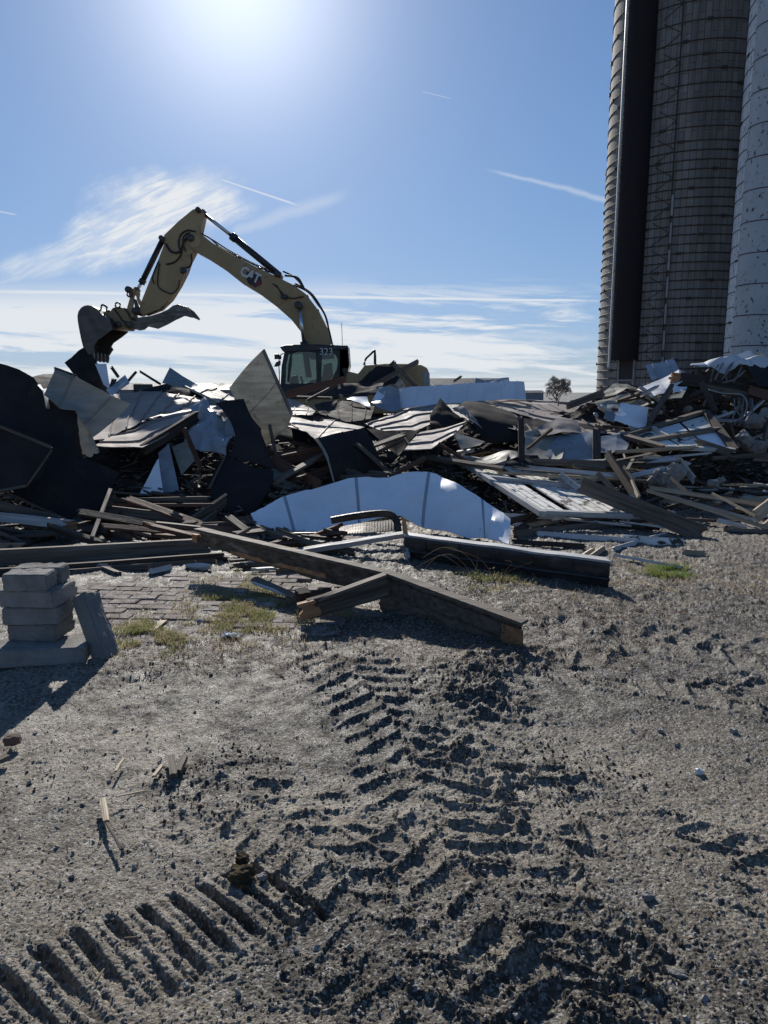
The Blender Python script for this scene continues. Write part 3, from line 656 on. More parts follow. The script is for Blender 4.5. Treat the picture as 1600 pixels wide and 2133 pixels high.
def straw(px, py, n, m, label, l=(.02, .09)):
    p = ground_pos(n, px, py); L_ = rng.uniform(*l, n); s = np.stack([L_, rng.uniform(.0015, .004, n), rng.uniform(.001, .003, n)], -1); p[:, 2] += .004
    scatter_mesh('straw', label, 'litter', m, CHIP_V, PEB_F, p, s, rotm(n, rng, .22))
straw((180, 1350), (1225, 1400), 3800, 'straw', 'dry straw and stalks littered around the crossed beams')
straw((-100, 1700), (1400, 2100), 260, 'straw', 'scattered dry stalks on the open dirt', (.02, .07))
straw((900, 1650), (1130, 1300), 1800, 'straw', 'dry litter and fine stalks in front of the heap', (.02, .1))

straw((560, 1000), (1130, 1215), 700, 'wood', 'dark bark and wood litter between the heap and the crossed beams', (.02, .12))
straw((1200, 1650), (1100, 1330), 1500, 'wood', 'dark bark and wood litter on the right hand dirt', (.01, .06))
def grass(px, py, n, m, label, hgt, spread=None):
    vs_, fs = [], []
    for _ in range(n):
        if spread: a, b = random.gauss((px[0] + px[1]) / 2, (px[1] - px[0]) / 4.2), random.gauss((py[0] + py[1]) / 2, (py[1] - py[0]) / 4.2)
        else: a, b = random.uniform(*px), random.uniform(*py)
        g = G(a, b); z = gz(g.x, g.y)
        if mn.noise(Vector((g.x * 5, g.y * 5, 3))) < -.1: continue
        h = hgt * random.uniform(.35, 1.2); az = random.uniform(0, 6.28); w = random.uniform(.0012, .0028); lean = random.uniform(.1, 1.3); la = random.uniform(0, 6.28)
        dx, dy = math.cos(az) * w, math.sin(az) * w; lx, ly = math.cos(la) * lean * h, math.sin(la) * lean * h; k = len(vs_)
        vs_ += [(g.x - dx, g.y - dy, z - .003), (g.x + dx, g.y + dy, z - .003), (g.x + dx * .8 + lx * .4, g.y + dy * .8 + ly * .4, z + h * .6), (g.x - dx * .8 + lx * .4, g.y - dy * .8 + ly * .4, z + h * .6), (g.x + lx, g.y + ly, z + h * (1 - .25 * lean))]
        fs += [(k, k + 1, k + 2, k + 3), (k + 3, k + 2, k + 4)]
    return tag(from_world('grass', vs_, fs, m, origin=Vector((0, 0, 0))), label, 'grass', kind='stuff')
grass((400, 620), (1195, 1325), 9000, 'grass', 'yellow green grass left of the crossed beams', .045, 1)
grass((225, 400), (1290, 1365), 4500, 'grass', 'short yellowing grass beside the leaning concrete slab', .035, 1)
grass((1345, 1440), (1178, 1204), 2600, 'grassg', 'bright green grass tuft near the right hand boards', .07, 1)
grass((950, 1110), (1195, 1245), 1400, 'grass', 'weedy grass under the thin bare shrub', .06, 1)
grass((250, 700), (1215, 1390), 2200, 'straw', 'withered grass stems between the slab and crossed beams', .05, 1)
grass((1250, 1620), (1165, 1240), 2200, 'straw', 'withered grass around the green tuft at right', .04)
grass((560, 760), (1270, 1300), 700, 'grass', 'sparse weeds at the foot of the branching beam', .05, 1)
grass((900, 1500), (1190, 1300), 1500, 'straw', 'withered grass stems before the long metal beam', .035)

# ------------------------------------------------------------------ SILOS
def hoop_mesh(name, r, t, z0=0):
    bm = bmesh.new(); n, k = 96, 5; rings = []
    for i in range(n):
        a = 2 * math.pi * i / n; c = Vector((math.cos(a), math.sin(a), 0))
        rings.append([bm.verts.new(c * (r + t * math.cos(2 * math.pi * j / k)) + Vector((0, 0, t * math.sin(2 * math.pi * j / k)))) for j in range(k)])
    for i in range(n):
        for j in range(k): bm.faces.new((rings[i][j], rings[(i + 1) % n][j], rings[(i + 1) % n][(j + 1) % k], rings[i][(j + 1) % k]))
    for q in range(4):      # clamping lugs
        a = q * 1.5708 + .3; bx(bm, (math.cos(a) * (r + t), math.sin(a) * (r + t), 0), (t * 3, .22, t * 5), Matrix.Rotation(a, 3, 'Z'))
    me = bpy.data.meshes.new(name); bm.to_mesh(me); bm.free(); me.shade_smooth(); me.set_sharp_from_angle(angle=R(50)); return me
def cyl_mesh(name, r, z0, z1, n=128, open_=False, a0=0, a1=2 * math.pi, th=0, nz=1):
    bm = bmesh.new(); cols = []
    full = abs(a1 - a0 - 2 * math.pi) < 1e-6; m_ = n if full else n + 1
    for i in range(m_):
        a = a0 + (a1 - a0) * i / n; cols.append([bm.verts.new((math.cos(a) * r, math.sin(a) * r, z0 + (z1 - z0) * k / nz)) for k in range(nz + 1)])
    for i in range(n):
        for k in range(nz):
            A, B = cols[i], cols[(i + 1) % m_]; bm.faces.new((A[k], B[k], B[k + 1], A[k + 1]))
    if full and not open_: bm.faces.new([c[-1] for c in cols])
    if th:
        bmesh.ops.solidify(bm, geom=list(bm.faces), thickness=th)
    me = bpy.data.meshes.new(name); bmesh.ops.recalc_face_normals(bm, faces=bm.faces); bm.to_mesh(me); bm.free(); me.shade_smooth(); me.set_sharp_from_angle(angle=R(40)); return me
def dome_mesh(name, r, h, n=64):
    bm = bmesh.new(); rings = []
    for q in range(8):
        f = q / 8; rr = r * math.cos(f * math.pi / 2); z = h * math.sin(f * math.pi / 2)
        rings.append([bm.verts.new((math.cos(2 * math.pi * i / n) * rr, math.sin(2 * math.pi * i / n) * rr, z)) for i in range(n)])
    top = bm.verts.new((0, 0, h))
    for A, B in zip(rings, rings[1:]):
        for i in range(n): bm.faces.new((A[i], A[(i + 1) % n], B[(i + 1) % n], B[i]))
    for i in range(n): bm.faces.new((rings[-1][i], rings[-1][(i + 1) % n], top))
    me = bpy.data.meshes.new(name); bm.to_mesh(me); bm.free(); me.shade_smooth(); return me
MT['stave_dark'] = silo_mat('stained_concrete_staves', (.25, .235, .215), (.33, .31, .285), (.12, .115, .11), 3.5, (.12, .108, .095))
MT['stave_white'] = silo_mat('peeling_white_staves', (.90, .90, .90), (.80, .81, .82), (.36, .36, .37), 3.0, (.52, .53, .55), (.17, .165, .16), .7)
MT['hoop'] = mat('rusty_hoop_steel', (.055, .047, .04), .8, .0, (.09, .07, .055), (4, 4, 4), .4, .7, 0)
MT['chute'] = mat('dark_chute_steel', (.060, .052, .054), .8, 0, (.06, .05, .05), (1, 1, .3), .4, .7, .1, 6., .15)
MT['chutew'] = mat('peeling_white_chute', (.88, .89, .90), .6, 0, (.78, .79, .80), (1, 1, .6), .4, .7, .2, 8., .4, (.15, .145, .14), (7, 7, 5), .60, .64)
MT['galv'] = mat('galvanised_ladder_steel', (.55, .55, .54), .35, .6, (.42, .42, .42), (4, 4, 4), .4, .7, 0)
MT['padg'] = mat('grey_bracket_plate', (.34, .35, .34), .6, 0, (.25, .25, .25), (4, 4, 4), .4, .7, 0)

def silo_dark():
    c = Vector((14.15, 35.9, 0)); H = 31.0; Rr = 3.5
    t = empty('silo', c, 'tall dark concrete stave silo with closely set steel hoops and a black chute', 'silo', 'farm silos')
    link('wall', cyl_mesh('wall', Rr, -.1, H), 'stave_dark', c, t)
    link('roof', dome_mesh('roof', Rr + .05, 1.9), 'galv', c + Vector((0, 0, H)), t)
    hm = hoop_mesh('hoop', Rr + .022, .022); z = .35; k = 0
    while z < H:
        o = bpy.data.objects.new('hoop', hm); COL.objects.link(o); o.parent = t; o.location = (0, 0, z); o.rotation_euler = (0, 0, 2.4 * z)
        if not hm.materials: hm.materials.append(MT['hoop'])
        z += .38 if z < 11.8 else (.56 if z < 15.5 else .76)
    # closed ladder chute
    cc = Vector((11.12, 33.75, 0)); d = (c - cc); d.z = 0; d.normalize(); aim = math.atan2(-d.y, -d.x)
    zb = 3.05
    me = cyl_mesh('chute', .62, zb, H + .4, 28, True, aim - R(105), aim + R(105), .02, 40)
    ch = link('chute', me, 'chute', cc, t)
    # ladder-like flange down the left edge, coloured white to stand for sunlight on it
    a = aim - R(108) ; e = cc + Vector((-.95, .31, 0)) * .70
    fl = bmesh.new(); bx(fl, (0, 0, (zb - .3 + H) / 2), (.07, .05, H - zb + .3)); f = bm_obj('sunlit_chute_flange', fl, 'decalw', t, e)
    g = bmesh.new()
    z = zb
    while z < H:
        bx(g, (.14, -.06, z), (.20, .035, .035)); z += .38
    bm_obj('chute_bolt_strip', g, 'padg', f, e)
    # doorway frame under the chute
    dr = Vector((math.cos(aim), math.sin(aim), 0)); sd_ = Vector((-dr.y, dr.x, 0)); rz = Matrix.Rotation(aim, 3, 'Z')
    b = bmesh.new(); base = c + dr * (Rr + .05)
    for s in (-1, 1):
        bx(b, sd_ * s * .42 + Vector((0, 0, 2.3)), (.10, .07, 2.2), rz)
    for zz in (1.25, 1.95, 2.15, 3.35): bx(b, Vector((0, 0, zz)), (.09, .80, .07), rz)
    bm_obj('door_frame', b, 'padg', t, base)
    b = bmesh.new(); bx(b, (0, 0, 2.75), (.05, .76, 1.1), rz); bx(b, (0, 0, 1.6), (.05, .76, .6), rz); bm_obj('doorway', b, 'chute', t, base)
    # bracing and pads on the right of the chute
    ang0 = math.atan2(33.75 - 35.9, 11.12 - 14.15) + R(17)
    pm = None; q = 0; z = 2.3
    while z < 29:
        a0, a1 = ang0 - R(3), ang0 + R(9)
        def at(a, z_, r=Rr + .05): return c + Vector((math.cos(a) * r, math.sin(a) * r, z_))
        tube('brace', [at(a0, z), at(a1, z + .45)], .013, 'hoop', t, 5); tube('brace', [at(a1, z + .45), at(a0, z + .95)], .013, 'hoop', t, 5)
        if z < 9.5:
            b = bmesh.new(); bx(b, (0, 0, 0), (.06, .10, .85), Matrix.Rotation(a1, 3, 'Z')); bm_obj('hoop_bracket', b, 'padg', t, at(a1 + R(.8), z + .45), bevel=.01)
        z += 1.14
    bm = bmesh.new(); tube_bm(bm, [at(ang0 + R(9), .3) - c, at(ang0 + R(9), 30) - c], .03, 5); bm_obj('down_pipe', bm, 'hoop', t, c)
silo_dark()
def silo_white():
    c = Vector((16.55, 28.55, 0)); H = 26.0; Rr = 3.0
    t = empty('silo', c, 'tall white painted silo with peeling flecks and a round white chute', 'silo', 'farm silos')
    link('wall', cyl_mesh('wall', Rr, -.1, H), 'stave_white', c, t)
    link('roof', dome_mesh('roof', Rr + .05, 1.6), 'galv', c + Vector((0, 0, H)), t)
    hm = hoop_mesh('hoop', Rr + .016, .014); hm.materials.append(MT['hoop']); z = .3
    while z < H:
        o = bpy.data.objects.new('hoop', hm); COL.objects.link(o); o.parent = t; o.location = (0, 0, z); o.rotation_euler = (0, 0, 2.1 * z); z += .57
    cc = Vector((13.70, 27.20, 0)); d = c - cc; aim = math.atan2(-d.y, -d.x)
    ch = link('chute', cyl_mesh('chute', .74, .6, H + .5, 32, True, aim - R(125), aim + R(125), .03, 30), 'chutew', cc, t)
    hm2 = cyl_mesh('chute_hoop', .765, 0, .03, 32, True, aim - R(120), aim + R(120), .015, 1); hm2.materials.append(MT['hoop']); z = 1.1
    while z < H:
        o = bpy.data.objects.new('chute_hoop', hm2); COL.objects.link(o); o.parent = ch; o.location = (0, 0, z); z += 1.08
    # trussed ladder on the right of the chute
    a = aim + R(30); e = c + Vector((math.cos(a), math.sin(a), 0)) * (Rr + .08); sdv = Vector((-math.sin(a), math.cos(a), 0))
    b = bmesh.new(); z = .5
    for s in (-.2, .2): tube_bm(b, [sdv * s + Vector((0, 0, .4)), sdv * s + Vector((0, 0, H))], .02, 5)
    while z < H: tube_bm(b, [sdv * -.2 + Vector((0, 0, z)), sdv * .2 + Vector((0, 0, z))], .013, 5); z += .3
    bm_obj('ladder', b, 'hoop', t, e)
silo_white()

# ------------------------------------------------------------------ EXCAVATOR  (side profile drawn in photo points at its distance, every part with its real width)
YC = 21.0
def Z5(p): return (140 + p[0] * .3625, 420 + p[1] * .3625)
def Z6(p): return (150 + p[0] * .175, 580 + p[1] * .175)
def Z7(p): return (540 + p[0] * .2375, 660 + p[1] * .2375)
def excavator():
    base = Vector((P(720, 800, YC).x, YC, 0))
    t = empty('excavator', base, 'yellow tracked excavator with raised boom, bucket and thumb behind the debris heap', 'excavator')
    boom = prism('boom', [(690, 205), (712, 172), (760, 178), (832, 235), (950, 305), (1080, 372), (1200, 428), (1300, 478), (1372, 530), (1440, 620), (1490, 720), (1522, 822), (1530, 900), (1395, 905), (1370, 820), (1345, 750), (1290, 680), (1200, 600), (1100, 525), (1000, 465), (900, 385), (800, 320), (735, 285), (700, 258)], YC - .28, .56, 'yellow', t, .02, conv=Z5)
    # edge plates and seams on the boom
    for nm, a, b in (('boom_plate', (1200, 600), (1370, 530)),):
        tube('weld_seam', [P(*Z5(a), YC - .285), P(*Z5((1290, 560)), YC - .285), P(*Z5(b), YC - .285)], .012, 'yellow', boom, 6)
    # maker's badge
    c0 = P(*Z5((1058, 437)), YC - .29)
    prism('logo_backing', [(1030, 400), (1112, 422), (1120, 470), (1082, 494), (1044, 474), (1026, 440)], YC - .288, .006, 'decalk', boom, conv=Z5)
    prism('logo_red_patch', [(1046, 440), (1116, 462), (1112, 480), (1082, 492), (1052, 472)], YC - .291, .004, 'decalr', boom, conv=Z5)
    text('logo_letters', 'CAT', .36, 'decalw', boom, P(*Z5((1052, 422)), YC - .297), R(27), .004, .80, .012)
    prism('logo_triangle', [(1040, 462), (1064, 432), (1084, 484)], YC - .304, .003, 'decalk', boom, conv=Z5)
    # stick
    stick = prism('stick', [(720, 45), (750, 35), (775, 45), (785, 72), (765, 165), (742, 260), (700, 340), (680, 400), (640, 480), (590, 560), (530, 618), (445, 650), (405, 640), (430, 560), (478, 440), (520, 340), (560, 232), (555, 192), (640, 110)], YC - .20, .40, 'yellow', t, .02, conv=Z5)
    prism('stick_nose_plate', [(700, 205), (740, 185), (770, 215), (760, 262), (715, 268)], YC - .30, .60, 'yellow', stick, .02, conv=Z5)
    def pin(p, r, parent, y0=-.34, y1=.34, conv=Z5, m='steel'):
        a = P(*conv(p), YC); tube('pin', [a + Vector((0, y0, 0)), a + Vector((0, y1, 0))], r, m, parent, 14)
    for p, r in (((728, 222), .10), ((768, 62), .07), ((560, 222), .07)): pin(p, r, stick)
    pin((1335, 600), .10, boom); pin((1215, 425), .09, boom)
    # cylinders: (barrel from, to, rod end, radii, side offsets)
    def cyl(name, rod, neck, end, rb, rr, y, parent):
        a, b, c = P(*Z5(rod), YC + y), P(*Z5(neck), YC + y), P(*Z5(end), YC + y)
        o = tube(name, [c, b], rb, 'black', parent, 16)
        d = (a - b).normalized(); tube('gland', [b - d * .10, b + d * .05], rb * 1.25, 'black', o, 16)
        tube('rod', [b, a], rr, 'chrome', o, 14); tube('rod_eye', [a + Vector((0, -.08, 0)), a + Vector((0, .08, 0))], rr * 1.9, 'steel', o, 14); return o
    cyl('stick_cylinder', (780, 66), (952, 202), (1222, 425), .092, .05, 0, t)
    cyl('bucket_cylinder', (400, 510), (430, 462), (548, 222), .078, .045, 0, t)
    cyl('thumb_cylinder', (545, 596), (560, 572), (665, 405), .085, .05, -.0, t)
    for y in (-.42, .42): cyl('boom_cylinder', (1335, 600), (1361, 815), (1390, 1010), .085, .05, y, t)
    # hoses
    def hose(pts, y, r=.022, parent=stick, conv=Z5): tube('hose', spline([P(*conv(p), YC + y) for p in pts], 6), r, 'rubber', parent, 7)
    hose([(1250, 425), (1320, 435), (1352, 480), (1362, 505)], -.1, .03, boom); hose([(1240, 400), (1300, 430), (1340, 470), (1350, 500)], .1, .025, boom)
    hose([(760, 180), (820, 210), (880, 262), (960, 305), (1080, 365), (1200, 420)], -.12, .022, boom); hose([(770, 178), (850, 228), (930, 280), (1060, 350), (1190, 405)], .1, .02, boom)
    hose([(1300, 478), (1385, 520), (1440, 590), (1480, 650), (1505, 740), (1525, 825)], -.15, .025, boom); hose([(1310, 470), (1400, 525), (1460, 610), (1495, 690), (1512, 820)], .12, .025, boom)
    hose([(740, 175), (690, 165), (650, 195), (640, 250), (655, 300), (620, 345), (570, 360)], -.23); hose([(735, 190), (700, 180), (668, 205), (668, 250), (680, 285)], -.25, .02)
    hose([(700, 200), (670, 230), (650, 285), (600, 288), (565, 240)], -.24, .03); hose([(712, 300), (716, 345), (700, 375), (672, 382)], -.22, .024)
    hose([(530, 355), (520, 440), (525, 490), (570, 520), (610, 525), (640, 490), (645, 450)], -.24, .018); hose([(525, 340), (490, 430), (500, 470)], -.24, .018)
    hose([(1200, 478), (1240, 530), (1290, 555), (1360, 545)], -.32, .016, boom); hose([(1180, 470), (1215, 500), (1235, 545)], -.32, .014, boom)
    for p in ((760, 182), (880, 268), (985, 322), (1110, 385), (1150, 405), (1380, 545), (1440, 625), (1485, 735)):
        q = P(*Z5(p), YC); b = bmesh.new(); bx(b, (0, 0, 0), (.07, .34, .05)); bm_obj('hose_clamp', b, 'black', boom, q, .008)
    b = bmesh.new(); bx(b, (0, 0, 0), (.17, .12, .12)); bm_obj('work_light', b, 'black', boom, P(*Z5((1248, 548)), YC - .34), .02)
    b = bmesh.new(); bx(b, (0, 0, 0), (.18, .14, .16)); bm_obj('valve_block', b, 'black', stick, P(*Z5((672, 395)), YC - .24), .02)
    # linkage
    for y in (-.26, .20):
        prism('link_arm', [(655, 345), (690, 225), (672, 190), (700, 130), (735, 118), (750, 150), (735, 250), (725, 345), (745, 440), (705, 480)], YC + y, .07, 'yellow', t, .01, conv=Z6)
        prism('link_arm', [(750, 140), (790, 145), (808, 180), (800, 235), (835, 290), (815, 335), (790, 300), (770, 245), (760, 200)], YC + y + .02, .06, 'yellow', t, .01, conv=Z6)
        prism('link_arm', [(730, 240), (765, 250), (800, 350), (805, 420), (770, 430), (752, 380)], YC + y + .01, .06, 'steel', t, .01, conv=Z6)
    pin((715, 150), .09, t, -.34, .34, Z6); pin((800, 400), .10, t, -.34, .34, Z6); pin((600, 560), .09, t, -.36, .36, Z6); pin((715, 560), .09, t, -.36, .36, Z6)
    def ring(p, r, parent):
        a = P(*Z6(p), YC - .3); tube('lifting_eye', [a + Vector((math.cos(k / 14 * 6.2832) * r, 0, math.sin(k / 14 * 6.2832) * r)) for k in range(15)], .024, 'steel', parent, 8)
    ring((686, 188), .07, t); ring((545, 318), .07, t)
    # quick coupler
    cp = prism('coupler', [(345, 400), (400, 395), (450, 400), (478, 355), (520, 338), (560, 335), (620, 352), (665, 355), (700, 400), (725, 470), (690, 520), (668, 610), (560, 612), (480, 606), (440, 540), (380, 450)], YC - .27, .54, 'yellow', t, .02, conv=Z6)
    tube('lifting_eye', spline([P(*Z6(p), YC - .2) for p in ((345, 390), (350, 330), (375, 315), (415, 345), (410, 385), (455, 390))], 4), .03, 'steel', cp, 8)
    hose([(500, 360), (560, 440), (600, 500), (650, 520)], -.30, .02, cp, Z6); hose([(620, 350), (660, 400), (700, 470), (760, 500)], -.30, .02, cp, Z6)
    # bucket: two side plates and a curved back shell
    bk = empty_part('bucket', t, P(*Z6((270, 600)), YC))
    side = [(190, 317), (240, 328), (290, 355), (350, 425), (440, 470), (482, 600), (400, 665), (300, 735), (262, 800), (258, 880), (200, 905), (165, 860), (132, 815), (108, 720), (88, 620), (70, 520), (64, 450), (75, 395), (105, 350), (145, 325)]
    prism('side_plate', side, YC - .62, .035, 'steel', bk, .006, conv=Z6); 
    far = prism('side_plate', side, YC - .62, .035, 'steel', bk, .006, conv=Z6); far.location.y += 1.20
    back = [(482, 600), (440, 470), (350, 425), (290, 355), (240, 328), (190, 317), (145, 325), (105, 350), (75, 395), (64, 450), (70, 520), (88, 620), (108, 720), (132, 815), (165, 860), (205, 900)]
    pw = [P(*Z6(p), YC - .60) for p in back]; vs_, fs = [], []
    cen = P(*Z6((260, 560)), YC - .60)
    for p in pw:
        q = p + (cen - p).normalized() * .03
        vs_ += [p, p + Vector((0, 1.2, 0)), q, q + Vector((0, 1.2, 0))]
    for i in range(len(pw) - 1):
        k = i * 4; fs += [(k, k + 1, k + 5, k + 4), (k + 2, k + 6, k + 7, k + 3)]
    from_world('shell', vs_, fs, 'steel', bk, base=False)
    for i in range(5):
        a = P(*Z6((215, 880)), YC - .60); b = P(*Z6((238, 985)), YC - .60); off = Vector((0, .02 + i * .27, 0)); d = (b - a)
        vs_ = []
        for s in (0, 1):
            for (u, w) in ((-.10, .0), (.10, .0)):
                pass
        bm = bmesh.new(); n0 = [(-.085, 0), (.085, 0), (.07, .5), (.022, 1), (-.022, 1), (-.06, .5)]
        side_ = d.cross(Vector((0, 1, 0))).normalized()
        v0 = [bm.verts.new(d * w + side_ * u) for u, w in n0]; f = bm.faces.new(v0); r = bmesh.ops.extrude_face_region(bm, geom=[f]); bmesh.ops.translate(bm, verts=[x for x in r['geom'] if isinstance(x, bmesh.types.BMVert)], vec=(0, .1, 0))
        bm_obj('tooth', bm, 'steel', bk, a + off, .008)
    prism('side_cutter', [(470, 815), (490, 845), (430, 935), (405, 890)], YC + .55, .05, 'steel', bk, .006, conv=Z6)
    # thumb with a slot
    for y in (-.22, .16):
        prism('thumb_plate', [(650, 540), (700, 500), (800, 462), (930, 447), (1060, 405), (1140, 368), (1200, 322), (1262, 306), (1360, 338), (1410, 390), (1436, 470), (1340, 445), (1230, 495), (1140, 545), (1022, 600), (905, 572), (860, 610), (800, 620), (760, 600), (700, 615), (662, 600)], YC + y, .06, 'rustm', t, .01, conv=Z6)
    prism('thumb_plate', [(1262, 306), (1380, 340), (1450, 390), (1500, 450), (1522, 480), (1512, 498), (1440, 465), (1360, 400)], YC + .26, .06, 'rustm', t, .01, conv=Z6)
    prism('thumb_web', [(760, 520), (900, 480), (1100, 430), (1200, 360), (1262, 340), (1330, 370), (1230, 460), (1120, 520), (1022, 570), (905, 550)], YC - .17, .34, 'rustm', t, .01, conv=Z6)
    # house and engine hood
    prism('house', [(718, 772), (746, 778), (760, 760), (800, 757), (852, 757.5), (878, 760), (890, 766), (895, 778), (896, 830), (892, 862), (600, 862), (600, 805), (716, 805)], YC - 1.35, 2.7, 'yellow', t, .05)
    prism('counterweight_strip', [(880, 772), (895, 776), (897, 836), (884, 836)], YC - 1.36, 2.72, 'padg', t, .02)
    prism('hood_door', [(803, 768), (868, 766), (874, 810), (800, 810)], YC - 1.362, .02, 'yellow', t, .006)
    for x in (806, 836): prism('hood_door_gap', [(x, 768), (x + .8, 768), (x + .8, 806), (x, 806)], YC - 1.366, .01, 'black', t)
    for y in (-1.2, 1.2):
        tube('handrail', spline([P(*Z7(p), YC + y) for p in ((920, 425), (935, 370), (975, 330), (1010, 295))], 4), .028, 'black', t, 8)
    for x in (1012, 1020): tube('handrail_post', [P(*Z7((x, 430)), YC - 1.2), P(*Z7((x, 350)), YC - 1.2), P(*Z7((1014, 290)), YC - 1.2)], .024, 'black', t, 8)
    tube('antenna', [P(*Z7((730, 250)), YC - .6), P(*Z7((723, 52)), YC - .6)], .008, 'black', t, 5)
    # cab
    y0, y1 = YC - 1.40, YC - .42; W = y1 - y0
    cab = empty_part('cab', t, P(*Z7((480, 600)), YC - .9))
    prism('roof', [(178, 262), (242, 244), (520, 240), (776, 250), (782, 272), (735, 290), (222, 312), (205, 300)], y0 - .03, W + .06, 'black', cab, .025, conv=Z7)
    for y in (y0, y1 - .07):
        prism('front_pillar', [(222, 300), (262, 300), (236, 420), (228, 600), (186, 600), (196, 430)], y, .07, 'black', cab, .012, conv=Z7)
        prism('door_pillar', [(495, 290), (550, 290), (542, 620), (505, 620)], y, .07, 'black', cab, .012, conv=Z7)
        prism('rear_pillar', [(640, 285), (780, 275), (792, 430), (770, 480), (745, 560), (700, 620), (560, 640), (640, 540), (680, 460), (690, 380), (668, 330)], y, .07, 'black', cab, .015, conv=Z7)
        prism('lower_panel', [(186, 590), (560, 572), (700, 600), (700, 720), (180, 720)], y, .05, 'black', cab, .015, conv=Z7)
        prism('window', [(232, 300), (520, 290), (520, 600), (228, 600)], y + .03, .008, 'glass', cab, conv=Z7)
        prism('window', [(530, 290), (690, 290), (690, 600), (530, 600)], y + .03, .008, 'glass', cab, conv=Z7)
    prism('window_frame', [(270, 330), (290, 318), (285, 420), (262, 570), (245, 570), (255, 420)], y0 + .01, .04, 'black', cab, .005, conv=Z7)
    prism('header_panel', [(225, 296), (690, 284), (690, 330), (520, 318), (400, 300), (340, 300), (300, 322), (228, 330)], y0 - .005, .05, 'black', cab, .006, conv=Z7)
    prism('rear_panel', [(700, 285), (780, 275), (792, 430), (745, 560), (700, 620)], y0, W, 'black', cab, .02, conv=Z7)
    prism('seat', [(565, 420), (630, 400), (640, 520), (560, 580), (450, 590), (440, 560), (550, 530)], y0 + .3, .45, 'padg', cab, .03, conv=Z7)
    prism('console', [(280, 520), (330, 510), (340, 575), (300, 600), (250, 600)], y0 + .2, .3, 'black', cab, .02, conv=Z7)
    tube('joystick', [P(*Z7((385, 590)), y0 + .3), P(*Z7((365, 520)), y0 + .3)], .03, 'black', cab, 8)
    text('number_decal', '323', .25, 'decalw', cab, P(*Z7((588, 306)), y0 - .03), 0, .003, 1.0, .0)
    # mirror
    mr_ = tube('mirror_arm', spline([P(*Z7(p), y0 - .1) for p in ((178, 590), (176, 480), (172, 400), (185, 340), (215, 320))], 4), .014, 'black', t, 6)
    prism('mirror_housing', [(132, 325), (168, 322), (170, 370), (134, 372)], y0 - .2, .06, 'black', mr_, .01, conv=Z7)
    prism('mirror_housing', [(128, 435), (150, 395), (188, 380), (185, 425), (150, 438)], y0 - .22, .06, 'black', mr_, .012, conv=Z7)
    prism('mirror_housing', [(170, 330), (195, 345), (192, 375), (168, 370)], y0 - .12, .05, 'black', mr_, .008, conv=Z7)
    # undercarriage
    for y in (-1.45, .85):
        z0 = base.z; x0, x1 = base.x - 2.1, base.x + 2.0; b = bmesh.new(); n = 14; pts = []
        for k in range(n + 1): a = math.pi / 2 + math.pi * k / n; pts.append((x0 + .45 * math.cos(a), .48 + .45 * math.sin(a)))
        for k in range(n + 1): a = -math.pi / 2 + math.pi * k / n; pts.append((x1 + .45 * math.cos(a), .48 + .45 * math.sin(a)))
        f = b.faces.new([b.verts.new((x - base.x, 0, z)) for x, z in pts]); r = bmesh.ops.extrude_face_region(b, geom=[f]); bmesh.ops.translate(b, verts=[v for v in r['geom'] if isinstance(v, bmesh.types.BMVert)], vec=(0, .6, 0))
        for k in range(26): bx(b, (-2.1 + k * .164, .3, .95), (.03, .6, .05))
        bm_obj('track', b, 'steel', t, (base.x, YC + y, 0), .01)
    b = bmesh.new(); bx(b, (0, 0, .75), (2.2, 1.8, .55)); bm_obj('chassis', b, 'black', t, base + Vector((0, 0, 0)), .04)
def empty_part(name, parent, loc):       # a small core mesh carrying the sub-parts
    bm = bmesh.new(); bx(bm, (0, 0, 0), (.08, .3, .08)); return bm_obj(name, bm, 'black', parent, loc, .01)
excavator()

# ------------------------------------------------------------------ far things
def bare_tree(c, h, label):
    t = empty('tree', c, label, 'tree'); rr = random.Random(11); tw = bmesh.new(); tk = bmesh.new()
    def grow(p, d, l, r, lev):
        q = p + d * l; tube_bm(tk if lev < 2 else tw, [p, p.lerp(q, .5) + Vector((rr.uniform(-1, 1), rr.uniform(-1, 1), 0)) * l * .05, q], r, 5 if lev < 2 else 3, r * .65, False)
        if lev >= 6: return
        for k in range(3 if lev < 4 else 4):
            nd = (d + Vector((rr.gauss(0, 1), rr.gauss(0, 1), rr.gauss(.22, .8))) * (.50 + .07 * lev)).normalized(); grow(p.lerp(q, rr.uniform(.6, 1)), nd, l * rr.uniform(.62, .86), max(r * .62, .014), lev + 1)
    grow(Vector((0, 0, 0)), Vector((0, 0, 1)), h * .28, h * .03, 0); grow(Vector((0, 0, h * .15)), Vector((-.3, -.3, .9)).normalized(), h * .24, h * .02, 0); grow(Vector((0, 0, h * .08)), Vector((.7, 0, .8)).normalized(), h * .2, h * .02, 0); grow(Vector((0, 0, h * .08)), Vector((-.75, .1, .8)).normalized(), h * .2, h * .02, 0); grow(Vector((0, 0, h * .2)), Vector((.2, -.3, .9)).normalized(), h * .24, h * .02, 0)
    bm_obj('trunk', tk, 'bark', t, c); bm_obj('crown', tw, 'bark', t, c)
g = P(1160, 826, 115); bare_tree(Vector((g.x, 115, 0)), 4.9, 'small round bare tree standing alone on the horizon left of the silos')
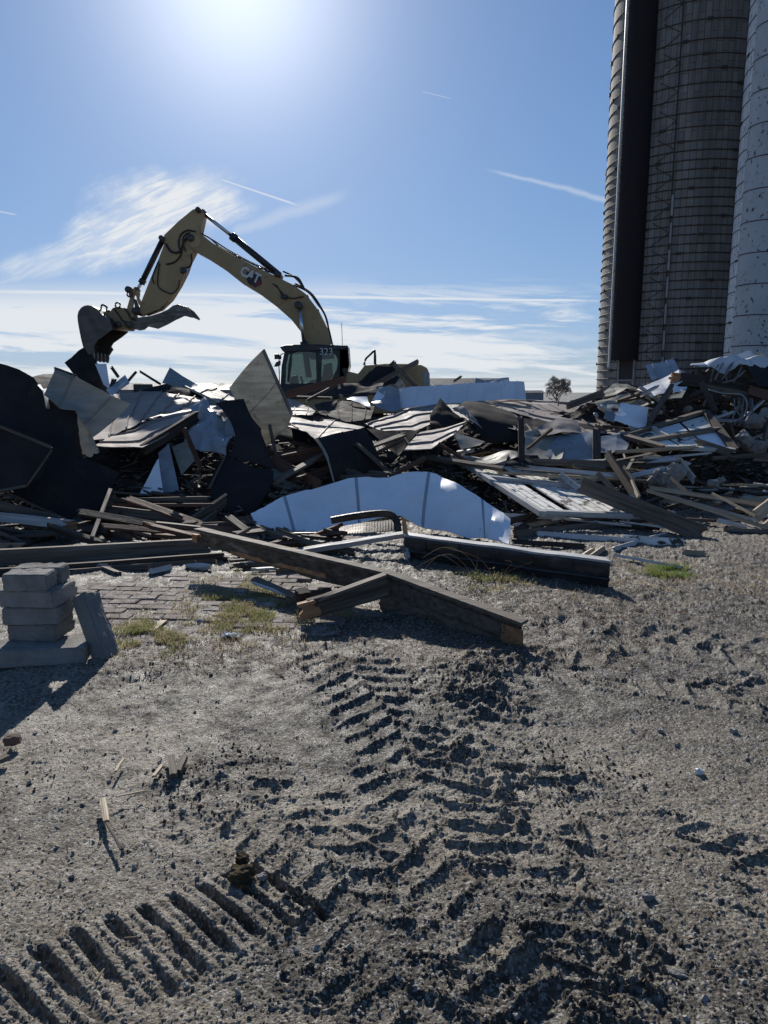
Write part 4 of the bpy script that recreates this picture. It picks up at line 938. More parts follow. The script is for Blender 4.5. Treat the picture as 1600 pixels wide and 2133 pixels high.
def barn(c, w, d, h, rh, label, open_side=False):
    t = empty('barn', c, label, 'barn'); b = bmesh.new(); bx(b, (0, d / 2, h / 2), (w, d, h)); bm_obj('wall', b, 'barnw', t, c)
    b = bmesh.new(); v = [b.verts.new(q) for q in ((-w / 2 - .3, -.3, h), (w / 2 + .3, -.3, h), (w / 2 + .3, d / 2, h + rh), (-w / 2 - .3, d / 2, h + rh), (-w / 2 - .3, d + .3, h), (w / 2 + .3, d + .3, h))]
    b.faces.new((v[0], v[1], v[2], v[3])); b.faces.new((v[3], v[2], v[5], v[4])); bmesh.ops.solidify(b, geom=list(b.faces), thickness=.12); bm_obj('roof', b, 'barnr', t, c + Vector((0, 0, .01)))
    for k in range(int(w / 5)):
        b = bmesh.new(); bx(b, (0, 0, 1.4), (2.4, .08, 2.4)); bm_obj('door', b, 'black', t, c + Vector((-w / 2 + 2.6 + k * 5, -.04, 0)), .02)
g = P(930, 800, 100); barn(Vector((g.x, 100, 0)), 16, 10, 2.5, 1.1, 'long low grey barn on the horizon behind the white wall panel')
g = P(1112, 800, 150); barn(Vector((g.x, 150, 0)), 4.2, 6, 1.5, .5, 'tiny dark shed on the horizon beside the bare tree')
g = P(330, 800, 90); barn(Vector((g.x, 90, 0)), 19, 10, 1.9, .9, 'long low dark barn on the horizon left of the excavator cab')
# ------------------------------------------------------------------ THE HEAP: core of fine rubble
def foot(x): return np.interp(x, [-8, -4, -1.5, 0, 2, 3.5, 5, 7, 12], [8.6, 8.5, 8.9, 9.3, 9.4, 9.6, 11.4, 12.6, 15.])
def mound_z(x, y):
    d = y - foot(x)
    z = .30 * sst(d, 0, .8) + .45 * sst(d, .8, 3.0) + .15 * sst(d, 3, 6)
    z = z * (1 - sst(y, 20, 26)) * (1 - sst(np.abs(x), 13, 18))
    z = z * (1 - .72 * sst(x, .9, 1.6) * (1 - sst(x, 3.0, 3.8)) * (1 - sst(y, 12.2, 13.2)))
    z = z + 1.30 * np.exp(-(((x - 7.6) / 2.6) ** 2 + ((y - 15.2) / 2.0) ** 2)) + .5 * np.exp(-(((x - 4.6) / 1.6) ** 2 + ((y - 14.6) / 1.7) ** 2))
    return z
def rubble_core():
    xs = np.linspace(-18, 18, 420); ys = np.geomspace(7.4, 27, 220); X, Y = np.meshgrid(xs, ys)
    z = mound_z(X, Y); k = sst(z, .01, .15)
    wx, wy = X + .2 * fbm(X, Y, 1.5, 2, 5), Y + .2 * fbm(X, Y, 1.5, 2, 6)
    z = z * (.85 + .25 * fbm(wx, wy, 1.2, 3, 31)) + k * (.09 * np.abs(fbm(wx, wy, 3.5, 4, 32, .65)) + .03 * fbm(X, Y, 14, 3, 33)) - .04
    nr, nc = X.shape; co = np.stack([X, Y, z], -1).reshape(-1, 3); q = (np.arange(nr - 1)[:, None] * nc + np.arange(nc - 1)[None, :]).ravel()
    me = bpy.data.meshes.new('rubble'); me.from_pydata(co.tolist(), [], np.stack([q, q + 1, q + nc + 1, q + nc], -1).tolist()); me.update()
    o = bpy.data.objects.new('rubble', me); COL.objects.link(o); me.materials.append(MT['rubble']); tag(o, 'dark fine rubble and dirt forming the core of the demolition heap', 'rubble', kind='stuff')
    n = 5200; x = rng.uniform(-9, 12, n); f = foot(x); y = f + rng.exponential(1.5, n) - .5
    z = mound_z(x, y) * .98 + rng.uniform(-.02, .08, n) * sst(y - f, 0, 1)
    p = np.stack([x, y, z + .01], -1); s = np.stack([rng.uniform(.03, .32, n), rng.uniform(.015, .07, n), rng.uniform(.008, .04, n)], -1)
    for nm, m, sl, lb in (('debris_chips', 'wooddk', slice(0, 2600), 'dark splintered wood scraps covering the rubble'), ('debris_chips', 'insul', slice(2600, 4300), 'grey plaster and concrete scraps covering the rubble'), ('debris_chips', 'woodlt', slice(4300, n), 'pale wood slivers scattered over the rubble')):
        scatter_mesh(nm, lb, 'rubble', m, CHIP_V, PEB_F, p[sl], s[sl] * (.55 if m == 'woodlt' else 1), rotm(len(p[sl]), rng, .35))
rubble_core()
def mz(x, y): return float(mound_z(np.array([x]), np.array([y]))[0])

SH = lambda label, A, B, m, **k: sheet(k.pop('name', 'roof_panel'), label, k.pop('cat', 'roof panel'), A, B, m, **k)
WP = dict(name='wall_panel', cat='wall panel')
# ---- left edge: big dark sheets
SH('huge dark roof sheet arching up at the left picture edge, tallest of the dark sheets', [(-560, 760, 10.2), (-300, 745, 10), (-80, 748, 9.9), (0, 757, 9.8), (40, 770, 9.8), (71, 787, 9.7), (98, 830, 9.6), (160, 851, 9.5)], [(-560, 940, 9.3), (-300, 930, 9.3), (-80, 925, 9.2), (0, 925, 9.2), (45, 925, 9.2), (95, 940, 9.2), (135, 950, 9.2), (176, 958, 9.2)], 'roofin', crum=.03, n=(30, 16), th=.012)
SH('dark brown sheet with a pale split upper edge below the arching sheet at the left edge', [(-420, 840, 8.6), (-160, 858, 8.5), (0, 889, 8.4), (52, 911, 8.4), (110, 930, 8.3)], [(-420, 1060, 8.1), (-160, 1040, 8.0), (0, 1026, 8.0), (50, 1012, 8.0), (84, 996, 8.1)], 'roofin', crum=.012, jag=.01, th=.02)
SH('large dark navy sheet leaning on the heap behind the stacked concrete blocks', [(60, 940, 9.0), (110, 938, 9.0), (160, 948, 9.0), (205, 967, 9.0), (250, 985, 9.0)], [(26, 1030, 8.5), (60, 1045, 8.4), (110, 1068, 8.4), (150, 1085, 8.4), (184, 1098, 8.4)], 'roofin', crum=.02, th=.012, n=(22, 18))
for k, (a, b, w, lb) in enumerate((((-30, 876, 8.35), (108, 932, 8.25), .035, 'splintered pale batten along the top edge of the dark brown sheet'), ((-30, 1028, 7.95), (56, 1012, 7.95), .03, 'pale batten along the bottom edge of the dark brown sheet'), ((56, 1012, 7.95), (108, 938, 8.2), .02, 'thin batten along the right edge of the dark brown sheet'), ((26, 1032, 8.35), (182, 1102, 8.3), .03, 'thin batten along the lower edge of the navy sheet'))):
    plank('batten', lb, 'batten', P(*a), P(*b), w, .02, 'wood', R(70), .02)
SH('small sheet end poking up between the arching sheet and the olive panel', [(68, 785, 11), (90, 780, 11.4), (112, 778, 11.8)], [(82, 812, 10.2), (100, 808, 10.3), (125, 800, 10.4)], 'roofin')
SH('bent white strip beneath the left end of the olive panel', [(78, 802, 9.5), (88, 812, 9.45), (96, 850, 9.4)], [(84, 800, 9.7), (97, 820, 9.6), (104, 852, 9.55)], 'white', n=(10, 3), crum=.004, **WP)
SH('dirty olive metal panel tilted down to the right at the left, over the dark sheets', [(116, 769, 9.9), (155, 783, 9.85), (212, 812, 9.8), (271, 841, 9.75)], [(92, 822, 9.3), (126, 849, 9.3), (158, 852, 9.3), (192, 912, 9.2)], 'olive', crum=.015, seam=('v', 2), th=.008, n=(22, 14), seamh=.012, mid=[(103, 797, 9.66), (141, 818, 9.62), (187, 838, 9.6), (234, 880, 9.5)])
SH('torn pale flap hanging under the olive metal panel', [(160, 850, 9.4), (178, 880, 9.35), (192, 910, 9.3)], [(171, 945, 9.15), (186, 950, 9.1), (206, 940, 9.1)], 'olive', crum=.03, jag=.02, n=(10, 14))
plank('batten', 'dark splintered batten along the top edge of the olive metal panel', 'batten', P(114, 768, 9.9), P(158, 784, 9.85), .05, .03, 'wooddk', R(80), .03)
# ---- held by the bucket, far away
SH('black sheet gripped by the excavator bucket teeth', [(134, 754, 20.2), (154, 739, 20.4), (174, 724, 20.6)], [(157, 783, 20.0), (190, 805, 20.1), (225, 813, 20.2)], 'roofin', crum=.06, mid=[(146, 769, 20.1), (172, 770, 20.2), (204, 758, 20.3)])
SH('thin pale blue strip hanging from the bucket teeth', [(197, 757, 20.15), (221, 757, 20.15)], [(216, 800, 19.9), (230, 812, 19.9)], 'white', crum=.04, n=(8, 12), **WP)
SH('small pale board leaning right of the gripped black sheet', [(221, 812, 15), (261, 781, 15)], [(232, 825, 14.4), (270, 798, 14.4)], 'wgrey', crum=.01, seam=('v', 1), **WP)
SH('pale corrugated sheet standing up against the sky left of the tan board', [(354, 765, 15), (380, 783, 15), (412, 802, 15)], [(338, 797, 14.7), (370, 806, 14.7), (408, 812, 14.7)], 'corr', seam=('u', 7), crum=.003, cat='metal sheet', name='corrugated_sheet', seamh=.012)
for a, b, w, m, lb in (((232, 764, 15), (247, 786, 15), .06, 'wooddk', 'short dark stub poking up left of the horizon barn'), ((283, 775, 15), (262, 800, 15), .05, 'wooddk', 'short dark splinter right of the pale leaning board'), ((292, 774, 15), (334, 800, 14.6), .04, 'wooddk', 'thin dark stick slanting against the sky left of the corrugated sheet'), ((238, 790, 15), (232, 812, 15), .10, 'wooddk', 'broken brown chunk between gripped sheet and pale board')):
    plank('stick', lb, 'stick', P(*a), P(*b), w, .03, m, R(90), .05)
# ---- left sunlit roof pieces
SH('sunlit brown roof with four dark seams right of the olive panel, left half of the heap', [(228, 820, 15.5), (280, 817, 15.5), (331, 817, 15.5), (375, 822, 15.3), (425, 830, 15.)], [(190, 913, 10.2), (226, 912, 10.3), (262, 892, 10.7), (312, 867, 11.4), (396, 851, 12.2)], 'roof', seam=('v', 5), crum=.03, n=(24, 20), m2='roofin', th=.01, seamh=.035)
SH('sunlit brown roof piece folded over broken rafters, nearest on the left half', [(412, 852, 11.9), (345, 866, 11.7), (290, 880, 11.3), (236, 905, 10.7)], [(412, 863, 11.2), (372, 890, 10.4), (297, 933, 9.6), (197, 929, 9.6)], 'roof', seam=('u', 2), crum=.015, m2='roofin', th=.012, seamh=.03)
plank('broken_rafter', 'splintered rafter end under the folded roof piece on the left', 'timber', P(412, 866, 10.8), P(300, 936, 9.75), .16, .05, 'wooddk', R(85), .10)
SH('black upturned gable of roof sheet behind the sunlit left roof', [(290, 817, 15.6), (322, 803, 15.8), (354, 796, 16.0), (388, 808, 15.9), (424, 826, 15.6)], [(290, 823, 15.4), (322, 822, 15.5), (354, 823, 15.5), (388, 826, 15.4), (424, 834, 15.3)], 'roofin', crum=.03, th=.02)
SH('sunlit roof slope just left of the tall tan board', [(378, 800, 17.), (404, 800, 17.2), (442, 804, 17.2), (488, 829, 16.)], [(378, 803, 16.9), (420, 822, 14.5), (460, 845, 13), (489, 850, 12.6)], 'roof', seam=('v', 3), crum=.02, m2='roofin', seamh=.035)
SH('long pale roof trim running down to the right before the tan board', [(376, 799, 14.9), (480, 849, 12.6)], [(376, 803, 14.9), (478, 854, 12.6)], 'olive', th=.02, n=(14, 2), name='roof_trim', cat='trim')
# ---- centre left
tanb = SH('tall tan board with rusty streaks standing diagonally before the excavator cab', [(547, 729, 11.6), (528, 748, 11.6), (502, 777, 11.6), (477, 808, 11.6)], [(607, 864, 11.0), (596, 890, 11.0), (572, 910, 11.0), (548, 936, 11.0)], 'tan', crum=.008, seam=('u', 1), th=.03, seamh=.006, smooth=False, name='board_panel', cat='board')
plank('metal_rim', None, None, P(549, 729, 11.57), P(608, 863, 10.97), .05, .02, 'rustm', R(80), .01, parent=tanb)
SH('dark crumpled panel in front of the tall tan board, upper one of two', [(450, 842, 10.6), (480, 833, 10.7), (509, 828, 10.8), (543, 891, 10.5)], [(474, 950, 9.9), (496, 955, 9.9), (530, 965, 9.9), (571, 978, 10)], 'roofin', crum=.05, fold=1.6, th=.01, mid=[(488, 900, 10.2), (500, 890, 10.3), (530, 896, 10.3), (556, 930, 10.3)])
SH('dark rounded panel low before the tan board, lower one of two', [(469, 951, 9.8), (500, 962, 9.75), (530, 974, 9.7), (570, 981, 9.7)], [(469, 1066, 9.0), (490, 1068, 9.0), (510, 1069, 9.0), (528, 1069, 9.0)], 'roofin', crum=.015, th=.012, mid=[(437, 1014, 9.35), (480, 1014, 9.3), (520, 1016, 9.3), (562, 1016, 9.3)])
plank('batten', 'thin pale edge strip left of the dark rounded panel', 'batten', P(469, 950, 9.75), P(437, 1016, 9.3), .03, .02, 'wood', R(80), .01)
SH('crumpled white sheet left of the dark crumpled panel', [(406, 868, 10.9), (422, 846, 11.0), (445, 862, 10.7), (467, 866, 10.8), (486, 850, 10.9)], [(385, 908, 10.3), (417, 940, 10.0), (445, 946, 10.1), (472, 950, 10.0), (487, 915, 10.2)], 'wgrey', crum=.09, fold=3.2, th=.008, n=(26, 20), **WP)
SH('small folded grey peak of sheet metal above the crumpled white sheet', [(396, 850, 11.4), (426, 826, 11.6), (444, 852, 11.4)], [(404, 862, 11.1), (428, 864, 11.0), (452, 862, 11.1)], 'wgrey', crum=.03, fold=3)
SH('dark tent shaped scrap joining the crumpled sheets', [(440, 846, 10.9), (470, 838, 11), (500, 832, 11)], [(452, 862, 10.6), (476, 868, 10.6), (500, 872, 10.6)], 'roof', crum=.03, m2='roofin')
# pale boards under the roofs, left
SH('grey board leaning in shade under the folded roof, left one of the leaning boards', [(330, 944, 10.0), (352, 925, 10.1)], [(340, 1034, 9.5), (376, 1034, 9.5)], 'wgrey', crum=.01, name='board_panel', cat='board')
SH('pale bluish board leaning in shade beside the grey board', [(326, 962, 9.6), (330, 955, 9.7)], [(288, 1034, 9.3), (341, 1034, 9.3)], 'white', crum=.01, name='board_panel', cat='board')
SH('wide olive board leaning in shade below the crumpled white sheet', [(358, 930, 10.3), (398, 914, 10.4)], [(378, 990, 9.9), (413, 950, 10.)], 'olive', crum=.01, name='board_panel', cat='board')
SH('light board sloping down right of the dark rounded panel', [(566, 975, 10.2), (590, 978, 10.3), (645, 1012, 9.9)], [(562, 1004, 9.8), (590, 1028, 9.6), (626, 1030, 9.6)], 'tan', crum=.01, name='board_panel', cat='board')
for a, b, w, m, lb in (((568, 958, 10.3), (668, 1012, 9.7), .14, 'woodred', 'reddish rafter sloping down right under the curved roof'), ((384, 893, 10.0), (420, 980, 9.8), .06, 'woodred', 'reddish stick falling across the crumpled white sheet'), ((562, 888, 10.8), (578, 962, 10.5), .03, 'wood', 'thin upright stick behind the dark crumpled panel'), ((690, 935, 10.6), (560, 965, 10.5), .16, 'woodred', 'brown rafter lying in shade inside the curved roof'),
    ((218, 1130, 7.95), (184, 1100, 8.2), .08, 'wood', 'short grey stub leaning against the navy sheet'), ((228, 1030, 8.6), (190, 1130, 8.0), .16, 'wood', 'broad upright plank leaning right of the navy sheet'), ((470, 1040, 8.8), (386, 1096, 8.3), .13, 'wood', 'plank sloping down left below the dark rounded panel'), ((452, 1070, 8.6), (412, 1098, 8.3), .09, 'wood', 'short plank sloping down left beside the sloping plank')):
    plank('wooden_plank', lb, 'plank', P(*a), P(*b), w, .04, m, R(75), .06)
# ---- centre: curved roof
SH('sunlit top of the curved brown roof panel in the centre of the heap', [(582, 893, 11.5), (600, 868, 12.8), (640, 868, 13.2), (690, 874, 13.1), (759, 891, 12.4)], [(600, 888, 11.3), (620, 893, 11.0), (640, 902, 10.6), (658, 914, 10.25), (706, 902, 10.5)], 'roof', seam=('v', 2), crum=.012, m2='roofin', th=.012, seamh=.02)
SH('dark curving front of the central roof panel hanging down to the white wall panel', [(658, 914, 10.25), (706, 901, 10.5), (759, 891, 10.9)], [(695, 1004, 9.95), (745, 995, 10.2), (801, 985, 10.5)], 'roofin', crum=.01, m2='roofin', th=.012, mid=[(683, 957, 10.0), (730, 944, 10.25), (784, 935, 10.6)], seam=('v', 1), seamh=.012)
plank('roof_trim', 'pale trim along the left edge of the dark curving roof front', 'trim', P(658, 914, 10.2), P(683, 957, 9.95), .04, .02, 'olive', R(90), .0, bend=-.02)
plank('roof_trim', 'pale trim low on the left edge of the dark curving roof front', 'trim', P(683, 957, 9.95), P(696, 1004, 9.9), .035, .02, 'olive', R(90), .0)
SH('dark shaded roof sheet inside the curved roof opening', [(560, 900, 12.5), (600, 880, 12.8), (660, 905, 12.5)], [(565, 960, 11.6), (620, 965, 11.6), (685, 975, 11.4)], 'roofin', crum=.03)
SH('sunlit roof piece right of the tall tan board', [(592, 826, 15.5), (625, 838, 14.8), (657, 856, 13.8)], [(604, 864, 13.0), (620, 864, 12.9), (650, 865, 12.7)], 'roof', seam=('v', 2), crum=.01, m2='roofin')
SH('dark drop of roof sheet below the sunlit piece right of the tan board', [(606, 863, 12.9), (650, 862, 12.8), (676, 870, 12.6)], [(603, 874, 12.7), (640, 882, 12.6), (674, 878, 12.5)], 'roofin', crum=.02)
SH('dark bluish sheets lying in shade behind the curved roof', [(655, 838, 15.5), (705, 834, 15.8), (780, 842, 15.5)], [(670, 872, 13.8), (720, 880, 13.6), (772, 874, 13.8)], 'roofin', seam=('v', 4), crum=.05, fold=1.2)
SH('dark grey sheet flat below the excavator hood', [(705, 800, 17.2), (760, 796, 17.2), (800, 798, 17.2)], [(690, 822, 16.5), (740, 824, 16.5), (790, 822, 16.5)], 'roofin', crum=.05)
SH('pointed pale blue scrap catching light below the hood', [(722, 832, 15.6), (756, 826, 15.8), (765, 826, 15.8)], [(735, 838, 15.3), (756, 842, 15.2), (772, 844, 15.1)], 'white', crum=.05, n=(10, 6), **WP)
SH('dark sheet leaning on the excavator hood', [(746, 800, 18.3), (784, 764, 18.6), (820, 763, 18.6)], [(770, 803, 18.1), (800, 804, 18.1), (838, 800, 18.1)], 'roofin', crum=.04, jag=.02)
SH('small pointed grey scrap standing before the hood', [(822, 802, 17.5), (832, 788, 17.6), (836, 789, 17.6)], [(826, 806, 17.4), (834, 808, 17.4), (846, 806, 17.4)], 'olive', crum=.02, n=(8, 6))
for a, b, w, m, lb in (((592, 824, 12.6), (718, 790, 13.4), .13, 'woodred', 'long reddish beam with a sunlit top edge sloping up before the cab'), ((640, 834, 13.6), (704, 800, 14.2), .05, 'wooddk', 'thin dark stick sloping up right of the reddish beam'), ((780, 802, 17.7), (871, 753, 17.9), .12, 'wood', 'long grey plank slanting up right across the hood'), ((820, 758, 17.9), (868, 806, 17.6), .11, 'wood', 'grey plank crossing behind the slanting plank at the hood'), ((813, 762, 18), (823, 753, 18.), .09, 'wooddk', 'small dark splinter on top of the hood debris'), ((690, 829, 14.2), (590, 826, 13.9), .04, 'wood', 'thin horizontal batten under the reddish beam'), ((945, 795, 16.6), (962, 783, 16.6), .05, 'wooddk', 'dark splinter poking up behind the far white panel')):
    plank('wooden_beam' if w > .1 else 'stick', lb, 'beam' if w > .1 else 'stick', P(*a), P(*b), w, .045, m, R(80), .06)
# ---- far white panel
SH('long white ribbed panel lying on edge behind the heap, right of the excavator', [(790, 806, 15.9), (833, 811, 15.8), (862, 806, 15.7), (899, 803, 15.7), (965, 799, 15.8), (1030, 796, 15.8), (1064, 793, 15.9), (1092, 795, 16.0)], [(776, 834, 15.6), (833, 850, 15.4), (878, 847, 15.3), (933, 840, 15.4), (978, 836, 15.5), (1030, 834, 15.5), (1064, 832, 15.6), (1096, 832, 15.6)], 'white', seam=('v', 9), crum=.02, th=.03, n=(36, 8), **WP)
SH('pale greenish folded sheet behind the long white ribbed panel', [(992, 785, 17), (1010, 790, 17), (1035, 787, 17), (1060, 784, 17)], [(988, 800, 16.8), (1010, 800, 16.8), (1035, 799, 16.8), (1062, 797, 16.8)], 'corr', crum=.04, fold=2)
SH('crumpled bluish end of the long white ribbed panel', [(772, 836, 15.5), (788, 808, 15.8), (812, 806, 15.8), (832, 812, 15.7)], [(782, 845, 15.2), (800, 850, 15.1), (820, 852, 15.1), (836, 851, 15.2)], 'wgrey', crum=.08, fold=2.4, **WP)
# ---- centre right roofs
SH('sunlit brown roof fanned with seams right of the curved roof', [(760, 884, 13.5), (800, 868, 14.6), (850, 850, 15.6), (915, 840, 15.9)], [(800, 896, 12.3), (840, 896, 12.3), (866, 897, 12.2), (897, 884, 12.8)], 'roof', seam=('u', 3), crum=.02, m2='roofin', seamh=.035)
SH('black triangular sheet pointing down between two sunlit roofs', [(763, 892, 11.6), (810, 898, 11.5), (872, 897, 11.5)], [(824, 946, 10.8), (828, 950, 10.8), (832, 948, 10.8)], 'roofin', crum=.01)
SH('narrow sunlit roof remnant under the black triangle', [(776, 918, 11.8), (800, 928, 11.6)], [(784, 938, 11.2), (815, 938, 11.2)], 'roof', seam=('v', 2), m2='roofin')
SH('sunlit roof panel with two bays hanging over the shade, centre right', [(973, 877, 12.9), (930, 890, 12.7), (875, 900, 12.2)], [(944, 906, 11.2), (898, 934, 10.4), (841, 937, 10.4)], 'roof', seam=('u', 2), crum=.01, m2='roofin', th=.014, seamh=.03)
SH('black peaked sheet between the fanned roof and the rounded navy sheet', [(896, 866, 13.2), (917, 830, 13.8), (944, 858, 13.3), (975, 878, 12.9)], [(895, 886, 12.8), (920, 888, 12.8), (944, 888, 12.8), (968, 882, 12.8)], 'roofin', crum=.03)
SH('rounded navy roof sheet bulging toward the viewer, right of centre', [(944, 853, 12.9), (970, 836, 13.8), (1010, 838, 13.9), (1068, 858, 13.3)], [(1004, 922, 12.3), (1030, 924, 12.2), (1055, 922, 12.2), (1083, 914, 12.3)], 'roofin', crum=.025, mid=[(985, 880, 12.5), (1010, 880, 12.5), (1040, 878, 12.6), (1083, 885, 12.6)], n=(20, 20))
SH('crumpled brown strip lying over the rounded navy sheet', [(940, 850, 12.6), (965, 845, 12.5), (985, 868, 12.1)], [(950, 856, 12.5), (975, 870, 12.1), (1005, 892, 11.8)], 'roof', crum=.04, fold=2.2, jag=.02)
SH('long sunlit brown roof running right toward the big timber, widest of the roofs', [(973, 826, 17.5), (1038, 830, 17.6), (1110, 834, 17.6), (1190, 838, 17.2)], [(1000, 838, 15.0), (1075, 862, 13.4), (1130, 876, 12.9), (1205, 890, 12.6)], 'roof', seam=('u', 4), crum=.03, m2='roofin', n=(24, 18), seamh=.035)
SH('dark brown roof slope descending to the right behind the post', [(1085, 846, 15.2), (1140, 842, 15.8), (1198, 846, 15.8)], [(1170, 905, 12.2), (1240, 902, 12.2), (1312, 905, 12.3)], 'roof', seam=('v', 4), crum=.02, m2='roofin', n=(20, 20), seamh=.03)
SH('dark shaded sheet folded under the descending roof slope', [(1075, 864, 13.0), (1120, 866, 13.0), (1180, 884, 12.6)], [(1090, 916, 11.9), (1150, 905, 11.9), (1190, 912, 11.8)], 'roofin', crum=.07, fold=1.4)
SH('small lifted dark flap with a sunlit edge right of the slender post', [(1120, 884, 12.1), (1160, 874, 12.4), (1200, 882, 12.3)], [(1130, 904, 11.7), (1170, 896, 11.8), (1215, 900, 11.8)], 'roof', crum=.05, fold=1.4, m2='roofin')
SH('dark brown seamed sheet sagging between the rounded navy sheet and the slender post', [(1010, 846, 14.2), (1050, 852, 13.9), (1100, 862, 13.6)], [(1060, 890, 12.4), (1085, 896, 12.3), (1125, 900, 12.2)], 'roof', seam=('v', 2), crum=.03, fold=1.2, m2='roofin', seamh=.03)
SH('dark folded roof end hanging behind the thick post', [(1180, 880, 12.9), (1220, 884, 12.9), (1262, 893, 12.8)], [(1190, 908, 12.3), (1225, 906, 12.3), (1270, 912, 12.3)], 'roofin', crum=.04, fold=1.4)
# greenish boards in shade
SH('pale olive board in shade behind the slender post', [(944, 900, 11.4), (1010, 920, 11.2)], [(960, 935, 10.9), (1000, 926, 11.)], 'olive', crum=.01, name='board_panel', cat='board')
SH('crumpled olive sheet lying low between the two posts', [(1000, 945, 11.2), (1040, 940, 11.3), (1078, 945, 11.2)], [(975, 965, 10.8), (1030, 968, 10.7), (1078, 960, 10.8)], 'olive', crum=.06, fold=2)
SH('grey green sheet sagging right of the slender post', [(1095, 900, 12.0), (1130, 895, 12.1), (1160, 910, 11.9), (1180, 925, 11.7)], [(1092, 960, 11.1), (1120, 956, 11.1), (1145, 962, 11.), (1170, 955, 11.)], 'olive', crum=.05, fold=1.5)
SH('grey green sheet sagging beside the thick post', [(1160, 910, 11.9), (1195, 905, 11.9), (1235, 905, 11.8)], [(1135, 950, 11.2), (1190, 962, 11.1), (1235, 950, 11.1)], 'wgrey', crum=.05, fold=1.5)
SH('long bluish grey sheet right of the thick post', [(1250, 908, 11.8), (1285, 905, 11.9), (1314, 918, 11.9)], [(1250, 940, 11.2), (1280, 942, 11.2), (1305, 938, 11.3)], 'wgrey', crum=.03, fold=1.3)
SH('dark crumpled sheet low right of the olive sheets', [(1060, 945, 11), (1120, 948, 11)], [(1050, 975, 10.6), (1140, 978, 10.6)], 'roofin', crum=.05)
plank('wooden_post', 'slender dark post standing in front of the olive boards', 'post', P(1085, 875, 11.3), P(1087, 965, 10.8), .09, .09, 'wooddk', 0, .06)
plank('wooden_post', 'thick dark post standing right of the slender post', 'post', P(1243, 900, 11.5), P(1243, 960, 11.0), .12, .12, 'wooddk', 0, .03)
plank('wooden_plank', 'reddish stick leaning between the two dark posts', 'plank', P(1150, 893, 11.7), P(1098, 935, 11.4), .05, .03, 'woodred', R(80), .04)
# ---- whitewashed framed panel
def framed():
    A, B, C, D = P(941, 953, 12.0), P(1124, 1072, 8.2), P(1322, 1080, 8.35), P(1150, 982, 11.9)
    t = empty('framed_wall_panel', (A + B + C + D) / 4, 'whitewashed board panel in a wooden frame lying sunlit on the heap, right of centre', 'wall panel')
    def q(u, v): return (A.lerp(B, u)).lerp(D.lerp(C, u), v)
    n_ = (B - A).cross(D - A).normalized()
    if n_.z < 0: n_.negate()
    nb = 11
    for k in range(nb):                   # boards run from the left rail to the right
        u0, u1 = (k + .05) / nb, (k + .90) / nb
        if k in (4,): continue
        vs_, fs = [], []; m_ = 10; e0, e1 = random.uniform(.02, .04), random.uniform(.93, .99)
        for i in range(m_ + 1):
            v = e0 + (e1 - e0) * i / m_
            for u in (u0, u1):
                p_ = q(v, u) + n_ * (random.uniform(-.003, .003)); vs_ += [p_, p_ - n_ * .02]
        for i in range(m_):
            a = i * 4; fs += [(a, a + 2, a + 6, a + 4), (a + 1, a + 5, a + 7, a + 3), (a, a + 4, a + 5, a + 1), (a + 2, a + 3, a + 7, a + 6)]
        from_world('board', vs_, fs, 'lit', t, base=False)
    def rail(a, b, w, th, nm='rail', m='woodwh'): return plank(nm, None, None, a + n_ * .02, b + n_ * .02, w, th, m, 0, .0, parent=t)
    for a, b in ((q(-.02, 0), q(1.02, 0)), (q(-.0, .03), q(0, 1.0)), (q(.47, .02), q(.47, 1)), (q(1, -.01), q(1, 1.02)), (q(0, 1), q(1, 1))):
        X = (b - a).normalized(); o = plank('rail', None, None, a + n_ * .03, b + n_ * .03, .09, .06, 'woodwh', 0, parent=t)
        Z = n_; Y_ = Z.cross(X).normalized(); o.rotation_euler = Matrix((X, Y_, Z)).transposed().to_euler()
    return t
framed()
# ---- big white wall panel in front
SH('big white buckled wall panel spanning the front of the heap', [(523, 1072, 8.5), (575, 1046, 8.6), (640, 1022, 8.7), (700, 1004, 8.75), (760, 992, 8.8), (850, 982, 8.7), (912, 991, 8.75), (1000, 1035, 8.15), (1050, 1064, 7.92), (1064, 1078, 7.85)], [(545, 1114, 8.15), (580, 1110, 8.15), (640, 1110, 8.1), (690, 1108, 8.1), (760, 1085, 8.3), (835, 1078, 8.2), (870, 1092, 8.1), (950, 1108, 7.9), (1010, 1122, 7.8), (1062, 1137, 7.75)], 'white', crum=.055, fold=2.0, th=.012, jag=.006, ridge=.04, n=(60, 24), seam=('v', 4), seamh=.003, seamw=.014, m3='wgrey', **WP)
plank('metal_edge', 'grey metal edge strip along the bottom left of the big white panel', 'trim', P(553, 1113, 8.05), P(695, 1111, 8.05), .03, .03, 'rustm')
# curved gutter
def gutter():
    pts = spline([P(*p) for p in ((690, 1082, 7.6), (750, 1072, 7.6), (805, 1068, 7.65), (826, 1082, 7.6), (832, 1112, 7.5))], 8)
    bm = bmesh.new(); prof = [(.0, .03), (.035, .028), (.04, .0), (.04, -.03), (.03, -.045), (.0, -.045)]
    rings = []
    for i, p in enumerate(pts):
        t = (pts[min(i + 1, len(pts) - 1)] - pts[max(i - 1, 0)]).normalized(); s = t.cross(Vector((0, 1, 0))).normalized(); s = s if s.z > 0 or abs(s.z) < .2 else -s
        if i > 18: pass
        rings.append([bm.verts.new(p - pts[0] + Vector((0, -a, 0)) + s * b) for a, b in prof])
    for A, B in zip(rings, rings[1:]):
        for k in range(len(prof) - 1): bm.faces.new((A[k], A[k + 1], B[k + 1], B[k]))
    bmesh.ops.solidify(bm, geom=list(bm.faces), thickness=.01)
    tag(bm_obj('metal_gutter', bm, 'duct', None, pts[0]), 'bent grey metal gutter with a curved end before the big white panel', 'gutter')
gutter()
